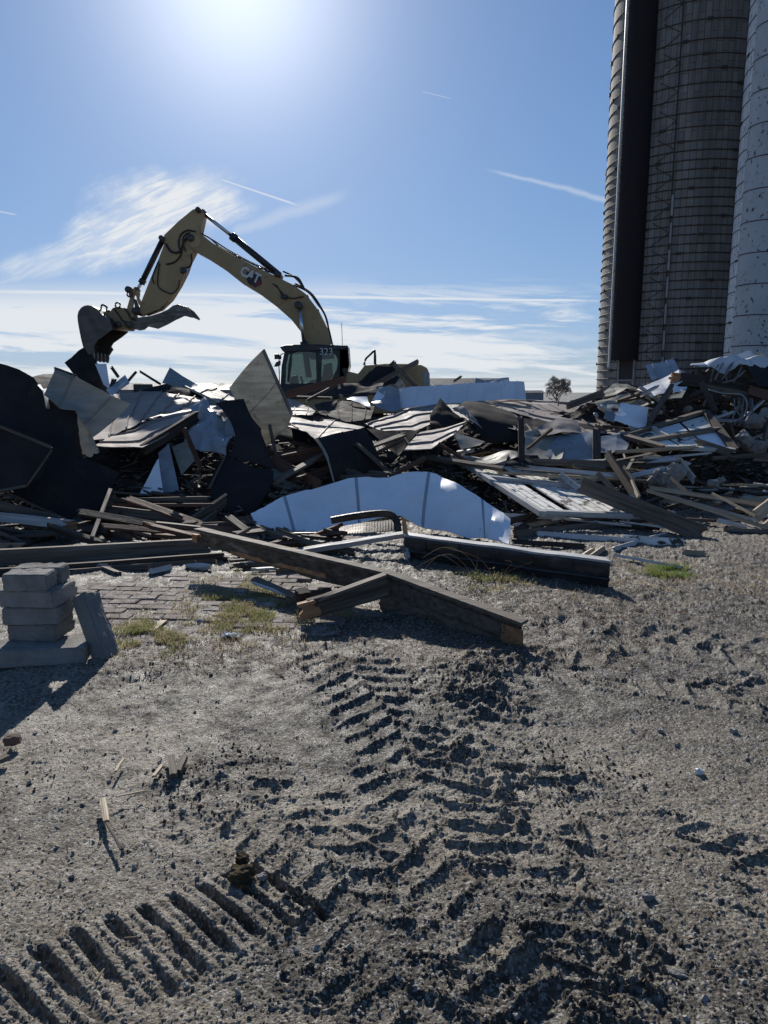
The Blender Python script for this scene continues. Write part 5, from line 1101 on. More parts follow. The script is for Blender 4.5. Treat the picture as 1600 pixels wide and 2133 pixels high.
SH('ribbed dark duct scrap lying under the bent gutter', [(696, 1100, 7.7), (760, 1088, 7.7), (822, 1082, 7.7)], [(698, 1114, 7.55), (760, 1110, 7.5), (822, 1106, 7.5)], 'rustm', seam=('v', 22), crum=.004, seamh=.006, seamw=.006, name='ribbed_duct', cat='duct')

# ---- the front metal-faced beam
def metal_beam():
    a, b = P(842, 1114, 6.85), P(1268, 1168, 5.74); t = empty('faced_beam', (a + b) / 2 - Vector((0, 0, .2)), 'long dark metal-faced beam with a ribbed foot lying right of the crossed beams', 'beam')
    X = (b - a).normalized(); h = .155; n = 40
    dn = Vector((0, 0, -1)); fr = Vector((0, -1, 0))
    def strip(name, prof, m, rib=0):
        vs_, fs = [], []
        for i in range(n * (4 if rib else 1) + 1):
            f = i / (n * (4 if rib else 1)); p = a.lerp(b, f) + dn * (.012 * mn.noise(Vector((f * 5, 0, 2))))
            for k, (u, w) in enumerate(prof):
                w *= .74; vs_.append(p + fr * (u + (rib if (i % 2) else 0) + .008 * mn.noise(Vector((f * 9, k * .6, 7)))) + dn * w)
        q = len(prof)
        for i in range(n * (4 if rib else 1)):
            for k in range(q): fs.append((i * q + k, i * q + (k + 1) % q, (i + 1) * q + (k + 1) % q, (i + 1) * q + k))
        fs += [tuple(range(q)), tuple(range(len(vs_) - q, len(vs_)))]
        o = from_world(name, vs_, fs, m, t, base=False); return o
    strip('top_board', [(.05, -.012), (.05, .014), (-.10, .02), (-.10, -.01)], 'woodwh')
    strip('metal_face', [(.035, .014), (.045, .05), (.04, .14), (.03, .19), (0, .20), (-.0, .02)], 'duct')
    strip('lower_lip', [(.055, .185), (.068, .20), (.05, .22), (.0, .22), (.0, .185)], 'duct')
    strip('ribbed_foot', [(.035, .22), (.02, .32), (-.02, .32), (-.02, .22)], 'duct', .008)
    strip('backing_timber', [(0, .02), (0, .24), (-.09, .24), (-.09, .02)], 'wooddk')
    for f in (.12, .3, .48, .66, .84):
        p = a.lerp(b, f) + fr * .048; plank('joint_strip', None, None, p + dn * .03, p + dn * .13, .012, .008, 'black', R(90), parent=t)
metal_beam()
for a, b, w, t_, m, lb, jg in (((842, 1090, 6.9), (848, 1135, 6.85), .07, .03, 'splinter', 'pale splintered stub standing at the left end of the metal-faced beam', .14), ((850, 1112, 7.0), (615, 1150, 7.2), .05, .06, 'woodwh', 'thin pale batten running left from the metal-faced beam', .08), ((600, 1142, 7.5), (700, 1146, 7.5), .07, .05, 'wood', 'short grey block lying behind the crossed beams', .02), ((845, 1130, 6.9), (850, 1165, 6.8), .05, .03, 'woodwh', 'small splintered scrap hanging under the thin pale batten', .08)):
    plank('wooden_plank', lb, 'plank', P(*a), P(*b), w, t_, m, R(75), jg)
# ---- crossed beams in front
def xbeam():
    a, b, c = P(408, 1118, 6.3), P(806, 1213, 5.15), P(1094, 1322, 4.28)
    t = empty('broken_beam', P(806, 1290, 5.0), 'long broken beam with orange split wood crossing the ground in front of the heap', 'beam')
    dn, X = Vector((0, 0, -1)), (c - a).normalized(); fr = Vector((X.y, -X.x, 0)).normalized()
    if fr.y > 0: fr.negate()
    n = 60
    def body(name, m, z0, z1, y0, y1, f0=0., f1=1., ragb=0., ragt=0., endj=.10, sd=0, taper=0):
        vs_, fs = [], []; rows = 7
        for s, yy in ((0, y0), (1, y1)):
            for i in range(n + 1):
                f = f0 + (f1 - f0) * i / n
                p = a.lerp(b, f / .575) if f < .575 else b.lerp(c, (f - .575) / .425)
                for j in range(rows):
                    g = j / (rows - 1); zz0 = z0 + ragt * abs(mn.noise(Vector((f * 14 + sd, 1, 0)))) * 1.4; zz1 = z1 + ragb * mn.noise(Vector((f * 6 + sd, 3, 0))) - taper * (1 - sst(np.array(f), 0., .35))
                    e = endj * (mn.noise(Vector((g * 5.5, sd, 9))) + .5) if i in (0, n) else 0
                    q = p + dn * (zz0 + (zz1 - zz0) * g) + fr * (yy + .004 * mn.noise(Vector((f * 20, g * 3, sd)))) + X * (e * (1 if i == 0 else -1)); vs_.append(q)
        K = (n + 1) * rows
        for i in range(n):
            for j in range(rows - 1):
                q = i * rows + j; fs += [(q, q + 1, q + rows + 1, q + rows), (K + q, K + q + rows, K + q + rows + 1, K + q + 1)]
            for j in (0, rows - 1): q = i * rows + j; fs.append((q, q + rows, K + q + rows, K + q))
        for i in (0, n):
            for j in range(rows - 1): q = i * rows + j; fs.append((q, q + 1, K + q + 1, K + q))
        o = from_world(name, vs_, fs, m, t, base=False); return o
    body('web', 'beamw', -.06, .11, .0, -.04, ragb=.03, endj=.16, sd=1, taper=.035)
    body('web_facing', 'wood', -.03, .06, .012, .003, .52, .97, ragb=.03, ragt=.02, endj=.12, sd=4)
    body('top_flange', 'wood', -.08, -.057, .03, -.06, endj=.03, sd=2)
    body('lower_board', 'wood', .088, .225, -.0, -.045, .55, 1.0, ragb=.012, endj=.08, sd=3)
    body('split_end', 'splinter', -.03, .13, .018, .010, .94, .998, ragb=.03, ragt=.03, endj=.13, sd=8)
    body('split_edge', 'splinter', .045, .082, .008, .001, .12, .42, ragt=.05, ragb=.015, endj=.1, sd=6)
    body('split_end', 'splinter', -.02, .05, .008, -.03, -.012, .006, endj=.03, sd=12)
    return t
xbeam()
b_ = empty('branching_beam', G(700, 1290), 'short beam branching left off the broken beam with a shattered orange end', 'beam')
plank('web', None, None, P(806, 1222, 5.07), P(645, 1268, 4.85), .14, .045, 'beamw', R(88), .02, parent=b_, jag0=.0)
plank('top_flange', None, None, P(803, 1197, 5.08), P(660, 1249, 4.87), .075, .02, 'wood', R(2), .02, parent=b_)
plank('split_end', None, None, P(660, 1264, 4.84), P(631, 1272, 4.82), .12, .04, 'splinter', R(88), .07, parent=b_)
plank('wooden_plank', 'short plank lying behind the branching beam toward the left', 'plank', P(530, 1206, 5.7), P(625, 1248, 5.2), .05, .03, 'wood', R(20), .03)
plank('wooden_plank', 'pale thin stick beside the short plank behind the branching beam', 'plank', P(528, 1214, 5.6), P(598, 1240, 5.3), .02, .015, 'woodwh', R(20), .02)
plank('wooden_plank', 'dark board running right of the branching beam end', 'plank', P(620, 1244, 5.3), P(690, 1232, 5.4), .06, .03, 'wooddk', R(60), .03)
plank('wood_stump', 'round rotten stub behind the shattered beam end', 'stump', P(618, 1240, 5.1), P(640, 1236, 5.15), .07, .07, 'wooddk', R(20), .02)
# ---- long timbers on the left
for a, b, w, t_, m, lb in (((-80, 1166, 6.35), (434, 1137, 6.95), .15, .10, 'wood', 'long heavy grey timber lying at the foot of the heap, left'), ((-80, 1198, 6.1), (470, 1158, 6.85), .07, .07, 'wooddk', 'low dark timber lying in front of the long heavy timber'), ((150, 1190, 6.2), (455, 1166, 6.7), .04, .03, 'wood', 'thin board lying along the low dark timber'),
    ((-60, 1070, 7.9), (150, 1093, 7.6), .10, .05, 'woodwh', 'whitish plank with a rough reddish broken end at the left edge'), ((-30, 1045, 8.1), (120, 1082, 8.0), .09, .05, 'wood', 'grey plank sloping above the whitish plank at the left edge'), ((-40, 1142, 7.4), (50, 1140, 7.4), .09, .05, 'woodlt', 'yellowish board end low at the left edge'),
    ((232, 1042, 8.6), (430, 1038, 8.8), .05, .05, 'wood', 'horizontal board in the shade right of the navy sheet, uppermost'), ((240, 1052, 8.5), (440, 1052, 8.6), .04, .04, 'woodred', 'reddish horizontal board in the shade below the uppermost board'), ((228, 1062, 8.4), (380, 1080, 8.3), .10, .05, 'wood', 'thick board in the shade sloping down right'), ((215, 1100, 8.1), (290, 1112, 8.0), .06, .04, 'woodlt', 'short pale board in the shade right of the broad upright plank'),
    ((215, 1115, 7.9), (275, 1122, 7.8), .12, .04, 'wood', 'stubby board lying below the short pale board'), ((280, 1112, 8.), (360, 1106, 8.0), .03, .03, 'woodwh', 'thin pale strip lying in the shade left of the sloping planks'), ((420, 1092, 8.2), (530, 1088, 8.2), .04, .03, 'wood', 'thin board lying left of the big white panel'), ((380, 1110, 8.), (545, 1118, 7.8), .05, .04, 'wooddk', 'dark board lying beneath the left end of the big white panel')):
    o_ = plank('timber' if w > .12 else 'wooden_plank', lb, 'timber' if w > .12 else 'plank', P(*a), P(*b), w, t_, m, R(85), .08)
    if lb.startswith('whitish plank'): c_ = plank('split_end', None, None, (-.06, -.01, 0), (.06, -.01, 0), .09, .052, 'splinter', 0, .09); c_.parent = o_; c_.location.x += (P(*a) - P(*b)).length / 2
# ---- right hand timbers
TB = [((1214, 1012, 8.9), (1462, 1112, 7.75), .20, .10, 'wood', 'heavy grey beam sloping down right to the dirt, biggest on the right', .06),
 ((1245, 985, 9.4), (1300, 1045, 8.9), .06, .04, 'wood', 'short plank lying against the top of the heavy sloping beam', .05),
 ((1349, 1022, 9.2), (1600, 1100, 8.0), .045, .045, 'woodlt', 'long pale batten running down right beside the heavy beam', .03),
 ((1352, 1016, 9.8), (1592, 1052, 9.2), .06, .04, 'woodlt', 'long yellowish board above the pale batten on the right', .06),
 ((1390, 1032, 9.3), (1580, 1085, 8.5), .03, .04, 'woodwh', 'thin white batten between the two long boards on the right', .03),
 ((1484, 1028, 9.3), (1575, 1075, 8.5), .03, .03, 'woodlt', 'thin stick crossing the long boards on the right', .03),
 ((1496, 1084, 8.4), (1556, 1098, 8.3), .05, .05, 'woodwh', 'short pale block lying right of the heavy beam foot', .03),
 ((1300, 1126, 7.9), (1425, 1136, 7.45), .13, .03, 'lit', 'flat pale board lying on a dark one right of the metal-faced beam', .06),
 ((1278, 1144, 7.5), (1388, 1112, 8.2), .05, .03, 'woodwh', 'narrow white board angled under the flat pale board', .03),
 ((1120, 1112, 8.0), (1330, 1128, 7.8), .06, .05, 'woodwh', 'whitish rail lying behind the flat pale board', .03),
 ((1072, 1112, 8.2), (1374, 1084, 8.9), .09, .06, 'wood', 'long grey timber lying below the framed whitewashed panel', .03),
 ((1068, 1128, 7.8), (1220, 1138, 7.6), .05, .04, 'wooddk', 'dark board lying behind the metal-faced beam', .04),
 ((1280, 1156, 7.3), (1420, 1182, 6.8), .025, .025, 'woodwh', 'thin pale strip on the dirt beside the green tuft', .03),
 ((1232, 1160, 7.2), (1258, 1141, 7.5), .05, .03, 'woodlt', 'small pale stub standing near the metal-faced beam end', .04),
 ((1216, 1158, 7.3), (1236, 1146, 7.5), .05, .03, 'woodlt', 'second small pale stub left of the first near the beam end', .04),
 ((1424, 1153, 7.3), (1470, 1156, 7.25), .08, .01, 'woodlt', 'thin flat shard on the dirt right of the flat pale board', .05),
 ((1573, 1076, 8.6), (1606, 1050, 9.2), .16, .03, 'woodlt', 'wide sunlit board at the right edge', .03),
 ((1592, 1096, 8.3), (1625, 1066, 8.8), .06, .03, 'woodlt', 'narrow sunlit board beside the wide one at the right edge', .03),
 ((1510, 1104, 8.3), (1640, 1110, 8.2), .04, .06, 'wood', 'low grey board lying at the right edge', .04),
 ((1080, 1098, 8.3), (1150, 1086, 8.5), .05, .01, 'woodlt', 'pale split shard in the dark under the framed panel', .06),
 ((1110, 962, 10.8), (1325, 968, 10.4), .09, .06, 'wood', 'horizontal timber across the heap above the framed panel', .10),
 ((1080, 972, 10.7), (1275, 990, 10.0), .06, .05, 'woodwh', 'splintered whitish timber below the horizontal timber', .14),
 ((1040, 985, 10.4), (1200, 992, 10.2), .04, .04, 'woodlt', 'thin splintered lath left of the framed panel top', .1),
 ((1325, 966, 10.5), (1418, 968, 10.4), .13, .07, 'wooddk', 'dark timber end right of the horizontal timber', .05),
 ((1265, 945, 10.6), (1345, 1065, 9.2), .10, .05, 'wooddk', 'dark plank leaning steeply across the horizontal timber', .03),
 ((1298, 975, 10.2), (1318, 1000, 9.9), .08, .03, 'woodlt', 'sunlit splintered face beside the steep dark plank', .05),
 ((1262, 962, 10.6), (1272, 940, 10.7), .07, .03, 'woodlt', 'bright shard standing at the top of the steep dark plank', .05),
 ((1316, 1002, 9.8), (1330, 1034, 9.4), .05, .03, 'woodlt', 'pale splinter hanging low beside the steep dark plank', .06),
 ((1168, 988, 10.0), (1208, 1020, 9.6), .07, .03, 'wgrey', 'small bluish shard leaning above the framed panel', .02),
 ((1283, 942, 10.9), (1450, 932, 10.9), .05, .06, 'woodlt', 'sunlit pale timber edge lying under the white window frame', .12),
 ((1450, 921, 11.2), (1528, 946, 10.8), .12, .06, 'wood', 'splintered grey timber at the foot of the window frame', .12),
 ((1330, 958, 10.8), (1480, 944, 10.9), .03, .04, 'woodwh', 'thin pale lath crossing below the window frame', .1),
 ((1484, 955, 10.8), (1620, 946, 11.), .06, .05, 'wood', 'grey rail running right below the window frame', .05),
 ((1416, 960, 10.5), (1446, 1000, 10.1), .10, .01, 'woodwh', 'torn pale bark-like piece hanging in the right rubble', .08),
 ((1398, 996, 10.), (1430, 1024, 9.6), .04, .02, 'wood', 'short leaning stick below the torn pale piece', .05),
 ((1415, 790, 13.6), (1640, 822, 13.2), .24, .12, 'wooddk', 'huge dark timber jutting from the top of the right hand heap', .04),
 ((1458, 806, 13.4), (1640, 838, 13.0), .10, .10, 'wood', 'second big timber directly under the huge dark timber', .04),
 ((1400, 804, 13.0), (1352, 880, 12.2), .13, .07, 'wood', 'short timber leaning under the end of the huge dark timber', .05),
 ((1182, 846, 13.6), (1256, 818, 14.0), .13, .07, 'wood', 'brown timber rising right at the foot of the silo', .03),
 ((1212, 854, 13.4), (1280, 826, 13.8), .06, .05, 'woodred', 'reddish stick beneath the brown timber at the silo foot', .05),
 ((1462, 797, 13.0), (1490, 856, 12.6), .09, .05, 'wooddk', 'dark stick slanting down under the huge timber', .05),
 ((1466, 845, 12.8), (1478, 820, 12.9), .04, .03, 'wood', 'small upright stick under the huge timber', .04),
 ((1520, 884, 12.2), (1534, 940, 11.8), .07, .05, 'woodred', 'reddish upright at the right side of the window frame', .02),
 ((1588, 940, 11.6), (1600, 880, 12.2), .07, .05, 'wood', 'grey stick leaning at the right edge', .03),
 ((1560, 812, 13), (1606, 826, 12.8), .16, .05, 'woodred', 'brown board end at the right edge below the big timber', .05),
 ((1570, 955, 11.2), (1630, 958, 11.2), .08, .05, 'wood', 'grey timber lying at the right edge under the rail', .05)]
for a, b, w, t_, m, lb, jg in TB:
    o_ = plank('timber' if w > .11 else 'wooden_plank', lb, 'timber' if w > .11 else 'plank', P(*a), P(*b), w, t_, m, R(72), jg)
    if lb.startswith('huge dark'): c_ = plank('split_end', None, None, (-.1, 0, 0), (.1, 0, 0), .2, .10, 'splinter', 0, .12); c_.parent = o_; c_.location.x -= (P(*a) - P(*b)).length / 2 + .04
# sheets of the right heap
SH('pale sheet standing tilted against the silo above the right heap', [(1344, 760, 14.6), (1372, 755, 14.6), (1402, 744, 14.6)], [(1357, 792, 14.2), (1390, 788, 14.2), (1420, 777, 14.2)], 'wgrey', crum=.03, jag=.02, seam=('v', 2), **WP)
SH('long pale sheet rising right toward the big timber', [(1326, 809, 13.8), (1370, 788, 14), (1414, 772, 14.1), (1428, 778, 14.1)], [(1360, 832, 13.2), (1368, 826, 13.2), (1393, 815, 13.3), (1420, 792, 13.5)], 'white', crum=.05, fold=1.6, **WP)
SH('crumpled tan sheet lying highest at the silo foot', [(1254, 812, 14.2), (1284, 796, 14.6), (1306, 798, 14.6), (1328, 808, 14.4)], [(1256, 826, 13.9), (1285, 822, 13.9), (1310, 816, 13.9), (1330, 814, 13.9)], 'tan', crum=.09, fold=2, n=(22, 10), name='crumpled_sheet', cat='sheet')
SH('long sagging tan sheet with a dark edge below the highest tan sheet', [(1236, 838, 13.4), (1290, 822, 13.7), (1352, 812, 13.7)], [(1250, 850, 13.1), (1310, 846, 13.0), (1365, 840, 13.0)], 'tan', crum=.08, fold=1.8, name='crumpled_sheet', cat='sheet')
SH('white board with a cracked face propped in the right heap', [(1293, 838, 12.8), (1322, 842, 12.7), (1351, 849, 12.7)], [(1279, 876, 12.3), (1312, 886, 12.2), (1346, 895, 12.2)], 'white', crum=.02, jag=.012, name='board_panel', cat='board')
SH('grey board propped left of the cracked white board', [(1265, 840, 13), (1290, 842, 12.9)], [(1258, 870, 12.5), (1280, 878, 12.4)], 'wgrey', crum=.02, name='board_panel', cat='board')
SH('small tan scrap beneath the end of the huge timber', [(1392, 824, 12.9), (1432, 806, 13.2)], [(1388, 832, 12.8), (1420, 826, 12.8)], 'tan', crum=.04, fold=2, name='crumpled_sheet', cat='sheet')
SH('small pale blue scrap under the huge dark timber', [(1404, 803, 13.3), (1432, 806, 13.3)], [(1402, 816, 13.1), (1425, 814, 13.1)], 'white', crum=.02, **WP)
SH('crumpled white tarp flopped over the top of the right heap', [(1446, 764, 13.8), (1454, 754, 14), (1490, 746, 14.2), (1537, 738, 14.2), (1566, 747, 14.2), (1600, 752, 14)], [(1450, 775, 13.5), (1470, 762, 13.4), (1510, 762, 13.4), (1540, 760, 13.4), (1572, 764, 13.4), (1604, 770, 13.4)], 'tarp', crum=.16, fold=3.4, th=.01, n=(36, 12), name='tarp', cat='tarp', jag=.02)
SH('dark sheet leaning at the top right of the right heap', [(1552, 762, 13.4), (1580, 758, 13.5), (1640, 770, 13.5)], [(1578, 806, 12.9), (1600, 806, 12.9), (1650, 800, 13.)], 'roofin', crum=.03, seam=None)
SH('pale rumpled sheet end poking out at the top right corner of the heap', [(1556, 748, 14.2), (1578, 738, 14.3), (1600, 748, 14.3)], [(1560, 758, 14), (1585, 760, 14), (1606, 764, 14)], 'tan', crum=.05, fold=2.4, name='crumpled_sheet', cat='sheet')
SH('dark mass of torn roofing felt under the tarp', [(1455, 770, 13.9), (1500, 765, 13.9), (1560, 765, 13.9)], [(1440, 800, 13.6), (1500, 800, 13.6), (1580, 802, 13.6)], 'insul', crum=.12, fold=2.6, name='roofing_felt', cat='roofing felt')
# window frame
def window_frame():
    A, B, C, D = P(1300, 912, 11.9), P(1384, 936, 11.0), P(1530, 942, 11.0), P(1470, 862, 12.6)
    E = P(1518, 882, 12.3)
    t = empty('framed_glazing', (A + B + C + D) / 4, 'tilted wooden frame with white panes leaning on the right heap', 'window frame')
    def q(u, v): return A.lerp(B, u).lerp(D.lerp(C, u), v)
    n_ = (B - A).cross(D - A).normalized(); n_ = n_ if n_.z > 0 else -n_
    for k, (u0, u1) in enumerate(((.04, .44), (.50, .97))):
        for j in range(3):
            v0, v1 = (j + .05) / 3, (j + .95) / 3; pts = [q(u0, v0), q(u1, v0), q(u1, v1), q(u0, v1)]; vs_ = [p for p in pts] + [p - n_ * .012 for p in pts]
            from_world('pane', vs_, [(0, 1, 2, 3), (7, 6, 5, 4), (0, 4, 5, 1), (1, 5, 6, 2), (2, 6, 7, 3), (3, 7, 4, 0)], 'white' if (k + j) % 2 else 'lit', t, base=False)
    for a, b, w, m in ((q(-.02, 0), q(-.02, 1), .10, 'wood'), (q(.47, -.02), q(.47, 1.02), .11, 'wood'), (q(1, 0), q(1, 1), .09, 'woodwh'), (q(0, 1), q(1, 1), .12, 'wooddk'), (q(0, 0), q(1, 0), .10, 'wood'), (q(-.02, .33), q(.47, .34), .05, 'woodwh')):
        X = (b - a).normalized(); o = plank('frame_bar', None, None, a + n_ * .035, b + n_ * .035, w, .06, m, 0, parent=t); Y_ = n_.cross(X).normalized(); o.rotation_euler = Matrix((X, Y_, n_)).transposed().to_euler()
window_frame()
# cables
def cable(pts, r, m, lb): tag(tube('cable', spline([P(*p) for p in pts], 6), r, m, None, 6), lb, 'cable')
cable([(1476, 812, 12.9), (1510, 820, 12.7), (1545, 822, 12.6), (1556, 845, 12.5), (1545, 870, 12.3), (1520, 880, 12.2)], .012, 'padg', 'thick pale cable looping down the right heap')
for k, pts in enumerate(([(1490, 790, 13.2), (1500, 768, 13.4), (1510, 752, 13.6), (1520, 744, 13.7)], [(1502, 792, 13.2), (1520, 770, 13.3), (1524, 758, 13.5)], [(1515, 795, 13.2), (1512, 775, 13.3), (1530, 752, 13.5)], [(1528, 796, 13.1), (1540, 775, 13.3), (1548, 752, 13.6)], [(1480, 796, 13.2), (1486, 772, 13.4), (1497, 760, 13.5)], [(1505, 798, 13.1), (1530, 790, 13.1), (1552, 772, 13.3)])):
    tag(tube('cable', spline([P(*p) for p in pts], 5), .015, 'insul', None, 5), ('leftmost thin grey cable of the tangle curving up under the white tarp', 'grey cable rising to the right through the middle of the tangle', 'grey cable crossing over two others in the tangle below the tarp', 'rightmost grey cable of the tangle rising to the tarp crest', 'short grey cable at the left under the tarp beside the big timber', 'low grey cable running sideways beneath the tarp tangle')[k], 'cable', 'cables tangled under the tarp')
for k in range(7):
    x = 1530 + k * 6; tag(tube('cable', spline([P(x, 830, 12.7), P(x + random.uniform(-12, 12), 850, 12.5), P(x + random.uniform(-16, 16), 872, 12.3), P(x + random.uniform(-20, 10), 886, 12.2)], 5), .012, 'insul', None, 5), '%s of the seven dark cables hanging in the hollow under the big timbers' % ('leftmost', 'second from left', 'third from left', 'middle one', 'third from right', 'second from right', 'rightmost')[k], 'cable', 'cables hanging in the right hollow')
# loose concrete lumps and blocks in the right rubble
def lump(name, lb, cat, c, s, m, rot=(0, 0, 0), group=None, rough=.32, sub=3):
    bm = bmesh.new(); bmesh.ops.create_icosphere(bm, subdivisions=sub, radius=.5); sd_ = Vector((random.random() * 40, 0, 0))
    for v in bm.verts:
        p_ = v.co.copy(); mx_ = max(abs(p_.x), abs(p_.y), abs(p_.z)); p_ = p_ * (.30 / mx_ + .38); v.co = p_ * (1 + rough * mn.noise(p_ * 3.2 + sd_) + rough * .6 * mn.noise(p_ * 8 + sd_)); v.co = Vector((v.co.x * s[0], v.co.y * s[1], v.co.z * s[2]))
    o = bm_obj(name, bm, m); o.location = Vector(c) + Vector((0, 0, s[2] * .35)); o.rotation_euler = rot; return tag(o, lb, cat, group)
for px, py, Y, s, lb in ((1572, 876, 12.0, .30, 'pale broken block on the right heap near the hanging cables'), (1596, 862, 12.2, .30, 'pale broken block at the right edge, uppermost'), (1556, 916, 11.6, .34, 'dark hollow block lying right of the window frame'), (1580, 930, 11.5, .26, 'dark block lump below the hollow block'), (1486, 1006, 10.1, .16, 'small white lump lying in the right rubble'), (1500, 1000, 10.2, .14, 'small grey lump beside the white lump'), (1372, 1000, 9.9, .40, 'rounded grey bundle lying right of the steep dark plank'), (1404, 985, 10.2, .34, 'second rounded grey bundle right of the first')):
    c = P(px, py, Y); lump('broken_block' if s < .4 else 'insulation_bundle', lb, 'block' if s < .4 else 'bundle', (c.x, c.y, c.z - s * .3), (s, s * .7, s * .6), 'conc' if s < .4 else 'insul', (random.random(), random.random(), random.random() * 3))
# ---- filler planks and scraps: individuals, one shared label per zone
ANCH = [(210, 1060, 'right of the navy sheet edge'), (300, 1045, 'in the shade under the folded sunlit roof'), (300, 1100, 'low in the shade above the long heavy timber'), (400, 1045, 'in the shade left of the dark rounded panel'), (420, 1105, 'at the foot of the two sloping planks'), (500, 1095, 'below the dark rounded panel'), (550, 1110, 'at the left tip of the big white panel'), (-40, 1110, 'just left of the whitish plank'), (60, 1115, 'beneath the whitish plank at the left edge'), (150, 1110, 'left of the broad upright plank foot'),
    (250, 1170, 'before the low dark timber'), (400, 1175, 'on the dirt above the brick paving'), (540, 1170, 'behind the tip of the long broken beam'), (600, 950, 'inside the curved roof opening, upper left'), (650, 985, 'inside the curved roof opening, low'), (590, 1015, 'above the left slope of the big white panel'), (740, 985, 'at the hem of the dark curving roof front'), (830, 950, 'under the black triangular sheet'), (840, 985, 'over the crest of the big white panel'), (900, 960, 'under the two-bay sunlit roof panel'), (930, 1000, 'between big white panel and framed panel'),
    (1090, 1105, 'under the near corner of the framed panel'), (1180, 1110, 'below the middle of the framed panel'), (1300, 1110, 'under the heavy grey beam'), (1350, 1090, 'beside the foot of the heavy grey beam'), (1050, 960, 'above the far corner of the framed panel'), (1100, 990, 'on the far edge of the framed panel'), (1180, 965, 'below the thick dark post'), (1220, 1000, 'around the top of the heavy grey beam'), (1290, 965, 'around the steep dark plank'), (1350, 990, 'between steep plank and grey bundles'), (1390, 960, 'under the tilted window frame'),
    (1360, 1050, 'beside the long pale batten, upper part'), (1450, 1060, 'between the long boards on the right'), (1480, 985, 'in front of the window frame corner'), (1560, 990, 'below the grey rail at the right edge'), (1560, 1050, 'around the sunlit boards at the right edge'), (1280, 840, 'around the propped white board'), (1280, 900, 'left of the tilted window frame'), (1380, 840, 'beside the short leaning timber'), (1400, 890, 'above the tilted window frame'), (1470, 840, 'under the huge dark timber'), (1540, 870, 'around the hanging cables'), (1600, 850, 'at the right edge under the big timbers'), (1580, 920, 'right of the tilted window frame'), (1480, 910, 'on the tilted window frame')]
USED = set()
def zone(nm, lb, cat, grp, n, pxr, pyr, yf, mats, L_=(.3, 1.3), w=(.04, .12), tilt=.18, dz=(-.02, .12)):
    noun = ' '.join(lb.split(' ')[:3]) if lb.split(' ')[2] in ('scrap',) else ' '.join(lb.split(' ')[:2])
    made = 0
    for _ in range(n * 12):
        if made >= n: break
        px, py = random.uniform(*pxr), random.uniform(*pyr); Y = yf(px, py) * random.uniform(.97, 1.03); c = P(px, py, Y)
        c.z = max(mz(c.x, c.y) * .9 + random.uniform(*dz), .03) if dz else c.z
        l = random.uniform(*L_) * .5; az = random.gauss(0, .55); d = Vector((math.cos(az), math.sin(az), random.gauss(0, tilt))).normalized()
        if c.z - abs(d.z) * l < 0: c.z = abs(d.z) * l + .02
        mt = random.choice(mats); tone = {'wood': 'grey', 'wooddk': 'dark brown', 'woodred': 'reddish', 'woodlt': 'pale yellowish', 'woodwh': 'whitish'}[mt]
        size = 'short' if l < L_[0] * .25 + L_[1] * .25 else 'long'; near_ = min(ANCH, key=lambda q: (q[0] - px) ** 2 + (q[1] - py) ** 2 * 2)[2]
        lb_ = ' '.join((size, tone, noun, near_)); 
        jg_ = random.choice([.03, .08, .14]); near_w = ['leaning'] if abs(d.z) > .16 else ([] if jg_ < .1 else ['ragged'])
        lb_ = ' '.join([size] + near_w + [tone, noun, near_])
        if lb_ in USED: continue
        USED.add(lb_); made += 1
        plank(nm, lb_, cat, c - d * l, c + d * l, random.uniform(*w), random.uniform(.02, .05), mt, random.uniform(-.6, .9), jg_, grp)
gy = lambda px, py: G(px, max(py, 1000)).y * .98
zone('wooden_plank', 'splintered plank scrap in the dark gap between navy sheet and big white panel', 'plank', 'plank scraps in the left shade', 34, (240, 425), (1030, 1125), lambda a, b: 7.6 + (1125 - b) * .016, ['wood', 'wooddk', 'wooddk', 'woodred'], (.4, 1.4))
zone('wooden_plank', 'splintered plank scrap under the dark sheets at the left edge', 'plank', 'plank scraps at the left edge', 20, (-140, 200), (1095, 1148), lambda a, b: 7.45 + (1145 - b) * .012, ['wood', 'wooddk', 'woodred'], (.4, 1.2))
zone('wooden_plank', 'thin weathered scrap lying in the dirt before the left timbers', 'plank', 'scraps before the left timbers', 16, (160, 620), (1150, 1190), gy, ['wood', 'wooddk', 'woodwh'], (.15, .6), (.02, .06), .02, (-.02, .0))
zone('wooden_plank', 'broken rafter scrap in the shade behind the big white panel', 'plank', 'rafter scraps behind the white panel', 30, (560, 960), (930, 1030), lambda a, b: 9.6 + (1030 - b) * .012, ['wooddk', 'wood', 'woodred', 'wooddk'], (.4, 1.5), (.05, .14), .3, None)
zone('wooden_plank', 'splintered plank scrap in front of the white panel tip', 'plank', 'plank scraps before the panel tip', 26, (450, 700), (1092, 1150), lambda a, b: 7.3 + (1140 - b) * .012, ['wood', 'wooddk', 'wooddk', 'woodred'], (.2, .7))
zone('wooden_plank', 'splintered lath scrap behind the framed panel', 'plank', 'lath scraps behind the framed panel', 16, (960, 1170), (935, 955), lambda a, b: 12.4, ['wood', 'wooddk', 'woodlt', 'woodwh'], (.25, 1.1), (.02, .08), .15, None)
zone('wooden_plank', 'broken board scrap in the hollow below the framed whitewashed panel', 'plank', 'scraps below the framed panel', 26, (1060, 1360), (1075, 1130), lambda a, b: 8.2 + (1130 - b) * .02, ['wooddk', 'wood', 'woodwh'], (.3, 1.0), (.03, .09), .1)
zone('wooden_plank', 'splintered lath scrap on the crest above the framed panel', 'plank', 'lath scraps above the framed panel', 22, (1170, 1400), (950, 1010), lambda a, b: 10.1 + (1010 - b) * .012, ['wood', 'wooddk', 'woodlt', 'woodwh', 'wood'], (.25, 1.1), (.02, .08), .15, None)
